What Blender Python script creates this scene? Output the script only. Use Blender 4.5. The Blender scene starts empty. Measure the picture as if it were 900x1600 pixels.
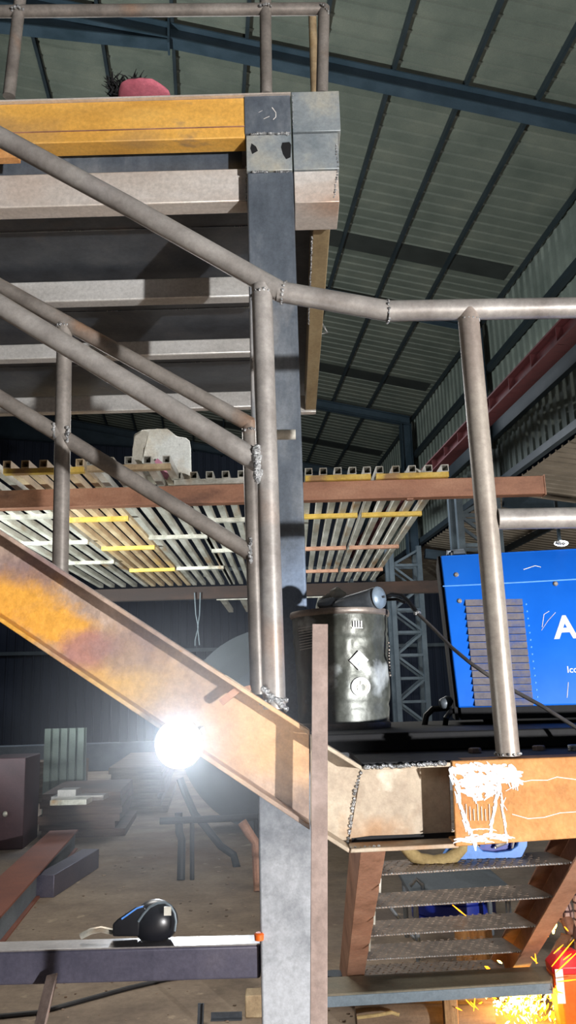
import bpy, bmesh, random
from math import *
from mathutils import Vector as V, Matrix, noise as mnoise
random.seed(7)
scene = bpy.context.scene
COL = scene.collection

# ------------------------------------------------------------------ camera
F = 1280.0; PITCH = atan(292/1280.); ROLL = 0.0275; CZ = 1.5
cp, sp, cr, sr = cos(PITCH), sin(PITCH), cos(ROLL), sin(ROLL)
FW = V((0, cp, sp)); U0 = V((0, -sp, cp)); X0 = V((1, 0, 0))
RT = cr*X0 - sr*U0; UP = cr*U0 + sr*X0
CAM = V((0, 0, CZ))
def ray(px, py): return FW + RT*((px-450)/F) + UP*((800-py)/F)
def P(px, py, Y):
    d = ray(px, py); return CAM + d*(Y/d.y)
def PZ(px, py, z):
    d = ray(px, py); return CAM + d*((z-CZ)/d.z)
def PPL(px, py, o, n):
    d = ray(px, py); return CAM + d*((o-CAM).dot(n)/d.dot(n))
cd = bpy.data.cameras.new('camera'); cam = bpy.data.objects.new('camera', cd); COL.objects.link(cam)
M = Matrix((RT, UP, -FW)).transposed().to_4x4(); M.translation = CAM
cam.matrix_world = M
cd.sensor_fit = 'VERTICAL'; cd.sensor_height = 36; cd.lens = 36*F/1600
cd.clip_start = .02; cd.clip_end = 300
scene.camera = cam
scene.view_settings.view_transform = 'Standard'
scene.view_settings.look = 'None'
scene.view_settings.exposure = 0
W = bpy.data.worlds.new('world'); scene.world = W; W.use_nodes = True
W.node_tree.nodes['Background'].inputs[0].default_value = (.42, .50, .60, 1)
W.node_tree.nodes['Background'].inputs[1].default_value = .07

# ------------------------------------------------------------------ materials
def s2l(c): return tuple(((x/255)/12.92 if x/255 <= .04045 else ((x/255+.055)/1.055)**2.4) for x in c) + (1,)
def mat(name, cols, scale=6, metal=.3, rough=.5, bump=.15, stretch=(1, 1, 1), patch=None, pscale=2.5, pthr=.55, detail=8, speck=70, spots=None, nsp=9):
    m = bpy.data.materials.new(name); m.use_nodes = True
    nt = m.node_tree; N = nt.nodes; L = nt.links; b = N['Principled BSDF']
    tc = N.new('ShaderNodeTexCoord'); mp = N.new('ShaderNodeMapping'); mp.inputs['Scale'].default_value = stretch
    L.new(tc.outputs['Object'], mp.inputs['Vector'])
    nz = N.new('ShaderNodeTexNoise'); nz.inputs['Scale'].default_value = scale; nz.inputs['Detail'].default_value = detail
    nz.inputs['Roughness'].default_value = .65
    L.new(mp.outputs[0], nz.inputs['Vector'])
    r = N.new('ShaderNodeValToRGB'); el = r.color_ramp.elements
    n = len(cols)
    while len(el) < n: el.new(.5)
    for i, c in enumerate(cols):
        el[i].position = .32 + .36*i/max(1, n-1); el[i].color = s2l(c)
    L.new(nz.outputs[0], r.inputs[0]); out = r.outputs[0]
    for k, (pc, ps, pt, soft) in enumerate(patch or []):
        n2 = N.new('ShaderNodeTexNoise'); n2.inputs['Scale'].default_value = ps; n2.inputs['Detail'].default_value = 6
        n2.noise_dimensions = '4D'; n2.inputs['W'].default_value = 3.1*k+1.7
        L.new(mp.outputs[0], n2.inputs['Vector'])
        mr = N.new('ShaderNodeMapRange'); mr.inputs[1].default_value = pt; mr.inputs[2].default_value = pt+soft
        L.new(n2.outputs[0], mr.inputs[0])
        mx = N.new('ShaderNodeMix'); mx.data_type = 'RGBA'; L.new(mr.outputs[0], mx.inputs[0])
        L.new(out, mx.inputs[6]); mx.inputs[7].default_value = s2l(pc); out = mx.outputs[2]
    for k, (pc, ctr, rad_, soft, amt) in enumerate(spots or []):
        a1 = N.new('ShaderNodeVectorMath'); a1.operation = 'SUBTRACT'; L.new(tc.outputs['Object'], a1.inputs[0]); a1.inputs[1].default_value = ctr
        a2 = N.new('ShaderNodeVectorMath'); a2.operation = 'DIVIDE'; L.new(a1.outputs[0], a2.inputs[0]); a2.inputs[1].default_value = rad_
        a3 = N.new('ShaderNodeVectorMath'); a3.operation = 'LENGTH'; L.new(a2.outputs[0], a3.inputs[0])
        n5 = N.new('ShaderNodeTexNoise'); n5.noise_dimensions = '4D'; n5.inputs['W'].default_value = 2.3*k; n5.inputs['Scale'].default_value = nsp; n5.inputs['Detail'].default_value = 7; n5.inputs['Roughness'].default_value = .7
        L.new(tc.outputs['Object'], n5.inputs['Vector'])
        a4 = N.new('ShaderNodeMath'); a4.operation = 'MULTIPLY_ADD'; L.new(n5.outputs[0], a4.inputs[0]); a4.inputs[1].default_value = 3.0; L.new(a3.outputs['Value'], a4.inputs[2])
        a5 = N.new('ShaderNodeMapRange'); a5.inputs[1].default_value = 2.5-soft; a5.inputs[2].default_value = 2.5+soft; a5.inputs[3].default_value = amt; a5.inputs[4].default_value = 0
        L.new(a4.outputs[0], a5.inputs[0])
        mx = N.new('ShaderNodeMix'); mx.data_type = 'RGBA'; L.new(a5.outputs[0], mx.inputs[0]); L.new(out, mx.inputs[6]); mx.inputs[7].default_value = s2l(pc); out = mx.outputs[2]
    if speck:
        n4 = N.new('ShaderNodeTexNoise'); n4.inputs['Scale'].default_value = speck; n4.inputs['Detail'].default_value = 3; n4.inputs['Roughness'].default_value = .8
        L.new(tc.outputs['Object'], n4.inputs['Vector'])
        m4 = N.new('ShaderNodeMapRange'); m4.inputs[1].default_value = .3; m4.inputs[2].default_value = .7; m4.inputs[3].default_value = .82; m4.inputs[4].default_value = 1.12
        L.new(n4.outputs[0], m4.inputs[0])
        vm = N.new('ShaderNodeVectorMath'); vm.operation = 'SCALE'; L.new(out, vm.inputs[0]); L.new(m4.outputs[0], vm.inputs['Scale']); out = vm.outputs[0]
    L.new(out, b.inputs['Base Color'])
    b.inputs['Metallic'].default_value = metal
    rr = N.new('ShaderNodeMapRange'); rr.inputs[3].default_value = max(.05, rough-.12); rr.inputs[4].default_value = min(1, rough+.15)
    L.new(nz.outputs[0], rr.inputs[0]); L.new(rr.outputs[0], b.inputs['Roughness'])
    if bump:
        bp = N.new('ShaderNodeBump'); bp.inputs['Strength'].default_value = bump; bp.inputs['Distance'].default_value = .01
        n3 = N.new('ShaderNodeTexNoise'); n3.inputs['Scale'].default_value = scale*6; n3.inputs['Detail'].default_value = 4
        L.new(mp.outputs[0], n3.inputs['Vector'])
        L.new(n3.outputs[0], bp.inputs['Height']); L.new(bp.outputs[0], b.inputs['Normal'])
    return m
def emit(name, c, s, sample=False):
    m = bpy.data.materials.new(name); m.use_nodes = True
    nt = m.node_tree; nt.nodes.clear()
    e = nt.nodes.new('ShaderNodeEmission'); e.inputs[0].default_value = s2l(c); e.inputs[1].default_value = s
    o = nt.nodes.new('ShaderNodeOutputMaterial'); nt.links.new(e.outputs[0], o.inputs[0])
    if not sample: m.cycles.emission_sampling = 'NONE'
    return m
M_PIPE = mat('bare steel pipe', [(122, 116, 112), (152, 148, 144), (178, 174, 170)], 5, .3, .40, .06, (1, 1, 1), [((168, 138, 118), 3.2, .57, .12), ((122, 118, 124), 2.2, .6, .2)])
M_PIPEF = mat('dull steel pipe', [(104, 98, 94), (134, 128, 122), (156, 150, 144)], 5, .3, .42, .06, (1, 1, 1), [((156, 122, 96), 3.5, .58, .12)])
M_POST = mat('pipe with rust stripe', [(136, 126, 118), (168, 160, 150), (184, 176, 166)], 5, .3, .38, .06, (1, 1, .35), [((176, 130, 76), 9, .57, .08), ((130, 114, 110), 3, .6, .1)])
M_RUST = mat('brown rust with yellow paint', [(128, 104, 88), (158, 130, 110), (188, 158, 134)], 9, .05, .75, .3, (1, 1, 1), [((204, 152, 66), 3.0, .57, .06), ((116, 92, 92), 2.1, .60, .12), ((146, 104, 62), 26, .64, .05)])
M_RUST2 = mat('cream mill scale', [(158, 142, 124), (184, 170, 150), (198, 186, 166)], 7, .05, .65, .15, (1, 1, 1), [((170, 136, 104), 5, .62, .1), ((206, 196, 178), 9, .63, .05)])
M_RUST3 = mat('orange rust', [(176, 118, 62), (196, 138, 80), (206, 154, 98)], 14, .05, .75, .25, (1, 1, 1), [((168, 118, 76), 4, .55, .15)])
M_BROWN = mat('brown primer steel', [(134, 98, 78), (162, 120, 98), (176, 136, 112)], 7, .05, .65, .12, (1, 1, 1), [((118, 84, 68), 3, .6, .1)])
M_COL = mat('blue grey mill scale', [(66, 73, 82), (92, 100, 110), (134, 140, 146)], 4, .15, .40, .05, (1, 1, .35), [((164, 162, 160), 4, .60, .12), ((72, 80, 92), 2.5, .58, .15)], spots=[((196, 200, 206), (0, -.08, .55), (.5, .5, .5), .6, .9), ((140, 158, 184), (0, -.08, 1.62), (.5, .5, .26), .6, .8)], nsp=5)  # spots: light on the lower and middle shaft put into the colour
M_COL2 = mat('grey mill plate', [(116, 128, 136), (146, 154, 158), (178, 176, 164)], 5, .2, .42, .05, (1, 1, 1), [((196, 184, 148), 5, .6, .15), ((96, 110, 124), 4, .58, .15)])
M_LSTL = mat('pale bare steel', [(190, 178, 168), (208, 200, 192), (222, 218, 214)], 5, .25, .32, .04, (.3, 1, 1), [((196, 160, 136), 3, .60, .15)])
M_JOIST = mat('pale silver steel', [(190, 188, 184), (214, 213, 210), (228, 228, 227)], 5, .3, .30, .04, (.3, 1, 1), [((188, 166, 146), 3, .63, .15)])
M_DARK = mat('dark mill scale plate', [(50, 54, 60), (68, 73, 80), (86, 88, 92)], 6, .2, .45, .08, (1, 1, 1), [((96, 84, 76), 4, .62, .15)])
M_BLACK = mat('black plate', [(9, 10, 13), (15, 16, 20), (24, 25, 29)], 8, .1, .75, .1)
M_YEL = mat('worn yellow paint', [(200, 150, 68), (216, 164, 76), (224, 178, 94)], 6, 0, .6, .1, (.4, 1, 1), [((164, 130, 84), 5, .56, .14), ((138, 116, 92), 14, .62, .10), ((190, 140, 60), 3, .55, .1)])
M_YEL2 = mat('yellow painted bar', [(178, 146, 58), (204, 170, 76), (214, 186, 104)], 10, .05, .55, .1, (1, 1, 1), [((150, 116, 76), 5, .60, .1)])
M_GALV = mat('galvanised tube', [(130, 126, 112), (176, 174, 164), (204, 202, 194)], 8, .35, .42, .05, (1, .3, 1), [((150, 118, 80), 4, .6, .1)])
M_RTUBE = mat('rusty tube', [(134, 114, 88), (168, 146, 114), (192, 174, 142)], 8, .1, .6, .08, (1, .3, 1), [((184, 150, 90), 4, .6, .1)])
M_BEAMD = mat('dark brown beam', [(32, 22, 20), (42, 30, 26), (60, 42, 34)], 4, 0, .9, .1, (.3, 1, 1))
M_BEAMR = mat('red brown beam', [(126, 88, 68), (158, 112, 88), (176, 132, 106)], 6, .05, .6, .1, (.4, 1, 1), [((104, 72, 58), 5, .62, .1)])
M_TAN = mat('tan side beam', [(140, 122, 92), (166, 148, 114), (180, 166, 134)], 5, .2, .5, .08, (1, .4, 1), [((150, 96, 60), 3, .62, .1)])
M_BAR = mat('mauve brown flat bar', [(124, 106, 98), (148, 130, 122), (164, 146, 138)], 10, .1, .65, .12, (1, 1, 1), [((186, 174, 168), 12, .66, .05)])
M_WELD = mat('weld bead', [(120, 122, 124), (180, 182, 184), (225, 228, 230)], 60, .8, .3, .6)
M_ROOF = mat('grey green roof sheet', [(80, 87, 80), (92, 98, 90), (104, 108, 98)], 1.2, .05, .6, 0)
M_STRIP = mat('dark roof strip', [(40, 44, 42), (48, 52, 50)], 3, .1, .6, 0)
M_BLUE = mat('blue grey frame paint', [(36, 52, 62), (46, 62, 74), (54, 70, 82)], 2, .1, .5, .03)
M_PURL = mat('dark blue purlin paint', [(32, 42, 48), (42, 52, 58)], 2, .1, .5, 0)
M_LATT = mat('grey column paint', [(84, 96, 104), (110, 122, 130)], 2, .2, .5, 0)
M_WALL = mat('pale wall sheet', [(94, 103, 97), (110, 118, 112), (122, 130, 122)], 1.4, .05, .7, 0)
M_SIDE = mat('brown side bay sheet', [(112, 104, 92), (136, 126, 112)], 1.4, .1, .6, 0)
M_BACK = mat('dark navy wall sheet', [(36, 46, 64), (46, 56, 76)], .6, .05, .7, 0)
M_CRANE = mat('red crane girder', [(70, 24, 28), (84, 32, 34), (64, 24, 28)], 3, .05, .7, .03)
M_MBLUE = mat('blue machine paint', [(16, 104, 222), (24, 114, 234), (34, 122, 240)], 3, 0, .42, .02, speck=0)
M_DUST = mat('dusty louvre', [(104, 104, 124), (128, 122, 124), (70, 96, 160)], 12, .05, .7, .1)
M_WHITE = mat('white paint', [(230, 232, 234), (245, 246, 248)], 8, 0, .6, 0)
M_CHALK = mat('chalk', [(200, 196, 190), (240, 238, 234)], 30, 0, .9, 0)
M_SCREW = mat('zinc screw', [(170, 160, 150), (210, 205, 200)], 20, .7, .35, 0)
M_RUBBER = mat('black rubber', [(14, 14, 16), (26, 26, 30)], 10, 0, .45, .05)
M_CABLE = mat('grey cable', [(60, 58, 58), (92, 88, 86)], 10, 0, .5, .05)
M_DRUM = mat('dark tin pail', [(60, 62, 56), (86, 90, 84), (120, 124, 120)], 5, .3, .36, .15, (1, 1, 1), [((198, 206, 208), 7, .57, .08), ((50, 50, 46), 5, .60, .1)], speck=40)  # pale patches paint glare blotches on the dented tin
M_RIM = mat('scuffed rim', [(120, 112, 106), (160, 150, 142)], 10, .5, .45, .1)
M_GREYP = mat('grey tool plastic', [(84, 92, 100), (118, 126, 134)], 6, .2, .4, .03)
M_PALE = mat('off white plastic', [(188, 184, 170), (214, 212, 202)], 8, 0, .5, .05)
M_SACK = mat('scuffed white plastic', [(214, 220, 214), (234, 238, 234), (244, 246, 242)], 4, 0, .55, .08, (1, 1, 1), [((104, 104, 94), 40, .68, .03), ((206, 198, 180), 3, .58, .1)])
M_PINKL = mat('faded pink label', [(196, 132, 156), (210, 150, 170)], 12, 0, .6, 0)
M_PINK = mat('pink cloth', [(176, 88, 104), (200, 112, 128)], 12, 0, .85, .2)
M_FUZZ = mat('black bristle', [(10, 10, 12), (24, 24, 26)], 20, 0, .9, .3)
M_GROUND = mat('dusty workshop floor', [(112, 98, 86), (138, 122, 106), (160, 144, 126)], 1.6, 0, .9, .3, (1, 1, 1), [((108, 78, 58), .5, .56, .15), ((92, 92, 98), .3, .55, .2), ((174, 156, 134), 6, .66, .06)], speck=22)
M_PURP = mat('blue violet box beam', [(72, 72, 88), (92, 90, 106), (104, 100, 112)], 3, .4, .4, .05)
M_TOPB = mat('worn bright steel', [(150, 146, 146), (180, 176, 174)], 3, .6, .32, .05)
M_LBLUE = mat('light blue plastic', [(70, 130, 214), (96, 152, 230)], 4, 0, .4, .02)
M_BEIGE = mat('beige canvas', [(150, 128, 84), (182, 160, 112)], 14, 0, .85, .25)
M_DBLUE = mat('deep blue plastic', [(26, 44, 140), (36, 56, 160)], 3, 0, .4, .02)
M_TREAD = mat('dark chequer plate', [(96, 84, 74), (122, 108, 96), (146, 130, 116)], 14, .15, .5, .1)
M_WOOD = mat('weathered timber', [(84, 70, 56), (116, 98, 80), (136, 120, 102)], 4, 0, .85, .2, (.3, 3, 3))
M_ROOT = mat('split log', [(98, 72, 46), (150, 116, 78), (176, 142, 100)], 6, 0, .85, .3, (4, 4, .6))
M_PLATEP = mat('rusty plate stack', [(64, 50, 46), (88, 70, 62), (108, 90, 78)], 3, .1, .75, .1, (.4, 1, 6))
M_REDB = mat('red oxide beam', [(120, 72, 58), (146, 92, 74)], 3, .1, .65, .1)
M_CONC = mat('concrete kerb', [(92, 100, 110), (116, 124, 130)], 2, 0, .85, .1)
M_TANK = mat('dull tank steel', [(36, 42, 48), (52, 58, 64)], 2, .1, .6, .05)
M_ORANGE = mat('orange plastic', [(226, 92, 16), (240, 112, 28)], 4, 0, .4, .02)
M_RED = mat('red plastic', [(190, 24, 34), (214, 40, 44)], 4, 0, .4, .02)
M_HELM = mat('black helmet shell', [(12, 12, 16), (24, 24, 30)], 6, .1, .3, .03)
M_GLOVE = mat('brown leather glove', [(108, 76, 58), (140, 104, 82)], 16, 0, .8, .2)
M_SKIN = mat('skin', [(120, 80, 60), (146, 100, 78)], 10, 0, .6, .05)
M_TROUS = mat('dark trousers', [(52, 48, 50), (74, 68, 68)], 12, 0, .85, .2)
M_HAIR = mat('black hair', [(10, 9, 9), (22, 20, 20)], 30, 0, .6, .3)
def plaid():
    m = mat('pink brown checked shirt', [(150, 116, 108), (190, 160, 150)], 8, 0, .85, .15)
    nt = m.node_tree; N = nt.nodes; L = nt.links; b = N['Principled BSDF']
    src = b.inputs['Base Color'].links[0].from_socket
    tc = N.new('ShaderNodeTexCoord'); out = src
    for d in ('X', 'Z'):
        w = N.new('ShaderNodeTexWave'); w.bands_direction = d; w.inputs['Scale'].default_value = 9; w.inputs['Distortion'].default_value = 1.2
        L.new(tc.outputs['Object'], w.inputs['Vector'])
        r = N.new('ShaderNodeMapRange'); r.inputs[1].default_value = .78; r.inputs[2].default_value = .9; L.new(w.outputs[1], r.inputs[0])
        mx = N.new('ShaderNodeMix'); mx.data_type = 'RGBA'; L.new(r.outputs[0], mx.inputs[0]); L.new(out, mx.inputs[6])
        mx.inputs[7].default_value = s2l((70, 46, 46)); out = mx.outputs[2]
    L.new(out, b.inputs['Base Color'])
    return m
M_PLAID = plaid()

# ------------------------------------------------------------------ mesh helpers
class MB:
    def __init__(s): s.b = bmesh.new()
    def face(s, pts):
        vs = [s.b.verts.new(p) for p in pts]
        try: return s.b.faces.new(vs)
        except ValueError: return None
    def loft(s, rings, caps=True, closed=True):
        R = [[s.b.verts.new(p) for p in r] for r in rings]
        n = len(R[0])
        for a, c in zip(R, R[1:]):
            for i in range(n if closed else n-1):
                j = (i+1) % n
                s.b.faces.new((a[i], a[j], c[j], c[i]))
        if caps and closed:
            s.b.faces.new(R[0][::-1]); s.b.faces.new(R[-1])
        return s
    def hex8(s, a, c):   # two quads (bottom ring / top ring)
        return s.loft([a, c])
    def box(s, x0, x1, y0, y1, z0, z1):
        return s.loft([[V((x0, y0, z)), V((x1, y0, z)), V((x1, y1, z)), V((x0, y1, z))] for z in (z0, z1)])
    def prism(s, prof, A, B, up=V((0, 0, 1)), hollow=None):
        A, B = V(A), V(B); d = (B-A).normalized(); sd = d.cross(up)
        if sd.length < 1e-4: sd = d.cross(V((0, 1, 0)))
        sd.normalize(); u = sd.cross(d)
        f = lambda O, pr: [O + sd*a + u*b for a, b in pr]
        if not hollow: return s.loft([f(A, prof), f(B, prof)])
        s.loft([f(A, hollow), f(A, prof), f(B, prof), f(B, hollow), f(A, hollow)], caps=False)
        bmesh.ops.remove_doubles(s.b, verts=s.b.verts, dist=1e-6)
        return s
    def rect(s, A, B, w, h, up=V((0, 0, 1)), t=None):
        q = lambda w, h: [(-w/2, -h/2), (w/2, -h/2), (w/2, h/2), (-w/2, h/2)]
        return s.prism(q(w, h), A, B, up, q(w-2*t, h-2*t) if t else None)
    def tube(s, pts, r, n=18, caps=True):
        pts = [V(p) for p in pts]; rings = []; prev = None
        for i, p in enumerate(pts):
            d = (pts[min(i+1, len(pts)-1)]-pts[max(i-1, 0)]).normalized()
            if prev is None:
                a = d.cross(V((0, 0, 1)) if abs(d.z) < .9 else V((1, 0, 0))).normalized()
            else:
                a = (prev - d*prev.dot(d)).normalized()
            prev = a; c = d.cross(a)
            k = 1.0
            if 0 < i < len(pts)-1:
                d1 = (pts[i]-pts[i-1]).normalized(); cosv = max(.5, d1.dot(d)); k = 1/cosv if len(pts) < 5 else 1
            rr = r[i] if isinstance(r, (list, tuple)) else r
            rings.append([p + (a*cos(t)*1 + c*sin(t))*rr*1.0 for t in [2*pi*j/n for j in range(n)]])
        return s.loft(rings, caps)
    def lathe(s, prof, o, axis=V((0, 0, 1)), n=32, wob=None, caps=True):
        o = V(o); ax = V(axis).normalized(); a = ax.cross(V((0, 1, 0)) if abs(ax.y) < .9 else V((1, 0, 0))).normalized(); c = ax.cross(a)
        rings = []
        for r, h in prof:
            rg = []
            for j in range(n):
                t = 2*pi*j/n; rr = r*(1 + (wob(t, h) if wob else 0)); rg.append(o + ax*h + (a*cos(t)+c*sin(t))*rr)
            rings.append(rg)
        return s.loft(rings, caps)
    def ball(s, c, r, sc=(1, 1, 1), sub=2, nz=0, nf=8):
        g = bmesh.ops.create_icosphere(s.b, subdivisions=sub, radius=1)
        for v in g['verts']:
            p = v.co.copy(); k = 1 + (nz*mnoise.noise(p*nf*.3 + V(c)*7) if nz else 0)
            v.co = V(c) + V((p.x*sc[0], p.y*sc[1], p.z*sc[2]))*r*k
        return s
    def bead(s, pts, r=.005, step=.006):
        pts = [V(p) for p in pts]
        for a, b in zip(pts, pts[1:]):
            n = max(1, int((b-a).length/step))
            for i in range(n):
                q = a.lerp(b, i/n) + V((random.uniform(-1, 1), random.uniform(-1, 1), random.uniform(-1, 1)))*r*.35
                s.ball(q, r*random.uniform(.8, 1.25), (1, 1, 1), 1)
        return s
    def strip(s, pts, w, n, off=.0008):   # flat ribbon on a plane with normal n
        pts = [V(p)+V(n)*off for p in pts]
        L, R = [], []
        for i, p in enumerate(pts):
            d = (pts[min(i+1, len(pts)-1)]-pts[max(i-1, 0)]).normalized(); sd = d.cross(V(n)).normalized()
            ww = (w if not callable(w) else w(i/max(1, len(pts)-1)))/2
            L.append(s.b.verts.new(p+sd*ww)); R.append(s.b.verts.new(p-sd*ww))
        for i in range(len(pts)-1): s.b.faces.new((L[i], R[i], R[i+1], L[i+1]))
        return s
    def build(s, name, m, parent=None, bevel=0, smooth=35, origin=None, subd=0):
        bmesh.ops.recalc_face_normals(s.b, faces=s.b.faces)
        me = bpy.data.meshes.new(name)
        if parent is None:
            if origin is None:
                xs = [v.co for v in s.b.verts]
                lo = V([min(c[i] for c in xs) for i in range(3)]); hi = V([max(c[i] for c in xs) for i in range(3)])
                origin = V(((lo.x+hi.x)/2, (lo.y+hi.y)/2, lo.z))
            off = V(origin)
        else: off = absloc(parent)
        for v in s.b.verts: v.co -= off
        s.b.to_mesh(me); s.b.free()
        me.materials.append(m)
        me.shade_smooth(); me.set_sharp_from_angle(angle=radians(smooth))
        o = bpy.data.objects.new(name, me); COL.objects.link(o)
        if parent is None: o.location = off
        else: o.parent = parent
        if bevel:
            md = o.modifiers.new('bevel', 'BEVEL'); md.width = bevel; md.segments = 2; md.limit_method = 'ANGLE'; md.harden_normals = False
        if subd:
            md = o.modifiers.new('sub', 'SUBSURF'); md.levels = subd; md.render_levels = subd
        return o
def absloc(o):
    p = V((0, 0, 0))
    while o: p += o.location; o = o.parent
    return p
def tag(o, label, cat, group=None, kind=None):
    o['label'] = label; o['category'] = cat
    if group: o['group'] = group
    if kind: o['kind'] = kind
    return o
def thing(name, label, cat, loc, group=None):
    o = bpy.data.objects.new(name, None); COL.objects.link(o); o.location = V(loc); o.empty_display_size = .05
    return tag(o, label, cat, group)
def struct(o): o['kind'] = 'structure'; return o
def chan4(TL, TR, BL, BR, d, tf=.06, tw=.006, flip=False):
    """C channel between four front corners; opens towards -Y (or away when flip)"""
    TL, TR, BL, BR = map(V, (TL, TR, BL, BR)); m = MB()
    if not flip: sec = [(0, 0), (0, tf), (d-tw, tf), (d-tw, 1-tf), (0, 1-tf), (0, 1), (d, 1), (d, 0)]
    else: sec = [(0, 0), (0, 1), (d, 1), (d, 1-tf), (tw, 1-tf), (tw, tf), (d, tf), (d, 0)]
    m.loft([[A.lerp(B, f) + V((0, y, 0)) for y, f in sec] for A, B in ((TL, BL), (TR, BR))])
    return m
CH = lambda h, w, t: [(0, 0), (w, 0), (w, t), (t, t), (t, h-t), (w, h-t), (w, h), (0, h)]
ANG = lambda a, t: [(0, 0), (a, 0), (a, t), (t, t), (t, a), (0, a)]
def text(body, o, ux, uz, size, m, parent, name='lettering', bold=0):
    cu = bpy.data.curves.new(name, 'FONT'); cu.body = body; cu.size = 1; cu.extrude = .01; cu.offset = bold
    t = bpy.data.objects.new(name, cu); COL.objects.link(t)
    dg = bpy.context.evaluated_depsgraph_get(); me = bpy.data.meshes.new_from_object(t.evaluated_get(dg))
    bpy.data.objects.remove(t)
    n = V(ux).cross(V(uz))
    off = absloc(parent)
    for v in me.vertices: v.co = V(o) + V(ux)*v.co.x*size + V(uz)*v.co.y*size + n*(v.co.z*size*.05+.0006) - off
    me.materials.clear(); me.materials.append(m)
    ob = bpy.data.objects.new(name, me); COL.objects.link(ob); ob.parent = parent
    return ob

def bp(parent, pts, r=.004, step=.006, mt=None):
    return MB().bead(pts, r, step).build('weld_bead', mt or M_WELD, parent)
def ringpts(c, ax, r):
    ax = V(ax).normalized(); a = ax.cross(V((0, 1, 0)) if abs(ax.y) < .9 else V((1, 0, 0))).normalized(); b = ax.cross(a)
    return [V(c)+(a*cos(t)+b*sin(t))*r for t in [2*pi*i/14 for i in range(15)]]
# ================================================================== SHED (setting)
TH = .1026; UX = V((cos(TH), sin(TH), 0)); VX = V((-sin(TH), cos(TH), 0))
def S(u, v, z): return UX*u + VX*v + V((0, 0, z))
def RZ(u): return CZ + 8.89 - .19*u            # underside of the rafters
struct(MB().box(-40, 40, -12, 60, -.2, 0).build('floor', M_GROUND, origin=(0, 0, 0)))
# roof sheet with trapezoidal ribs running down the slope
m = MB(); u0, u1 = -22, 6.35; pitch = .27
rows = []
v = -3.0
while v < 31:
    for dv, h in ((0, 0), (.19, 0), (.205, .035), (.245, .035), (.26, 0)): rows.append((v+dv, h))
    v += pitch
A = [m.b.verts.new(S(u0, v, RZ(u0)+.37+h)) for v, h in rows]; B = [m.b.verts.new(S(u1, v, RZ(u1)+.37+h)) for v, h in rows]
for i in range(len(rows)-1): m.b.faces.new((A[i], B[i], B[i+1], A[i+1]))
struct(m.build('ceiling', M_ROOF, smooth=10))
for v in (14.0, 20.1, 26.2):                      # dark strips across the sheets
    m = MB(); q = [S(-22, v, RZ(-22)+.355), S(6.0, v, RZ(6.0)+.355), S(6.0, v+.55, RZ(6.0)+.355), S(-22, v+.55, RZ(-22)+.355)]
    m.loft([q, [p+V((0, 0, .01)) for p in q]]); struct(m.build('trim_1', M_STRIP))
for i in range(-14, 7):                           # purlins
    u = -.46+1.04*i if i < 6 else 6.1
    m = MB(); m.prism(CH(.10, .05, .006), S(u, -3, RZ(u)+.26), S(u, 31, RZ(u)+.26)); struct(m.build('trim_2', M_PURL))
for v in (-2.9, 3.45, 9.8, 16.15, 22.5, 28.85):   # rafters and wall columns
    m = MB(); uA, uB = -22, 6.0
    for z0, z1, w in ((0, .02, .2), (.02, .24, .012), (.24, .26, .2)):
        a = [S(uA, v-w/2, RZ(uA)+z0), S(uA, v+w/2, RZ(uA)+z0), S(uA, v+w/2, RZ(uA)+z1), S(uA, v-w/2, RZ(uA)+z1)]
        b = [S(uB, v-w/2, RZ(uB)+z0), S(uB, v+w/2, RZ(uB)+z0), S(uB, v+w/2, RZ(uB)+z1), S(uB, v-w/2, RZ(uB)+z1)]
        m.loft([a, b])
    # deeper haunch on the left of the joint
    for zl0, zl1, zr0, zr1, w in ((-1.12, -1.1, -.05, -.03, .2), (-1.1, 0, -.03, 0, .012)):
        a = [S(-9, v-w/2, RZ(-9)+zl0), S(-9, v+w/2, RZ(-9)+zl0), S(-9, v+w/2, RZ(-9)+zl1), S(-9, v-w/2, RZ(-9)+zl1)]
        b = [S(-.5, v-w/2, RZ(-.5)+zr0), S(-.5, v+w/2, RZ(-.5)+zr0), S(-.5, v+w/2, RZ(-.5)+zr1), S(-.5, v-w/2, RZ(-.5)+zr1)]
        m.loft([a, b])
    q = [S(-.5, v-.12, RZ(-.5)-.1), S(-.47, v-.12, RZ(-.5)-.1), S(-.47, v+.12, RZ(-.5)-.1), S(-.5, v+.12, RZ(-.5)-.1)]
    m.loft([q, [p+V((0, 0, .4)) for p in q]])
    struct(m.build('trim_3', M_BLUE))
    if v < 5: continue
    m = MB()                                      # upper plain column
    for a, b, c, d in ((-.15, -.135, -.15, .15), (.135, .15, -.15, .15), (-.135, .135, -.006, .006)):
        q = lambda z: [S(5.85+a, v+c, z), S(5.85+b, v+c, z), S(5.85+b, v+d, z), S(5.85+a, v+d, z)]
        m.loft([q(5.4), q(RZ(5.9))])
    struct(m.build('trim_4', M_BLUE))
    m = MB()                                      # lattice column below the crane girder
    us, vs = (5.15, 5.95), (v-.25, v+.25)
    for a in us:
        for c in vs: m.rect(S(a, c, 0), S(a, c, 5.6), .13, .13, VX)
    z = .1; k = 0
    while z < 5.4:
        for c in vs:
            m.rect(S(us[0], c, z), S(us[1], c, z), .07, .07)
            m.rect(S(us[k], c, z), S(us[1-k], c, min(5.5, z+.62)), .06, .06)
        k = 1-k; z += .62
    struct(m.build('trim_5', M_LATT))
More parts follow.
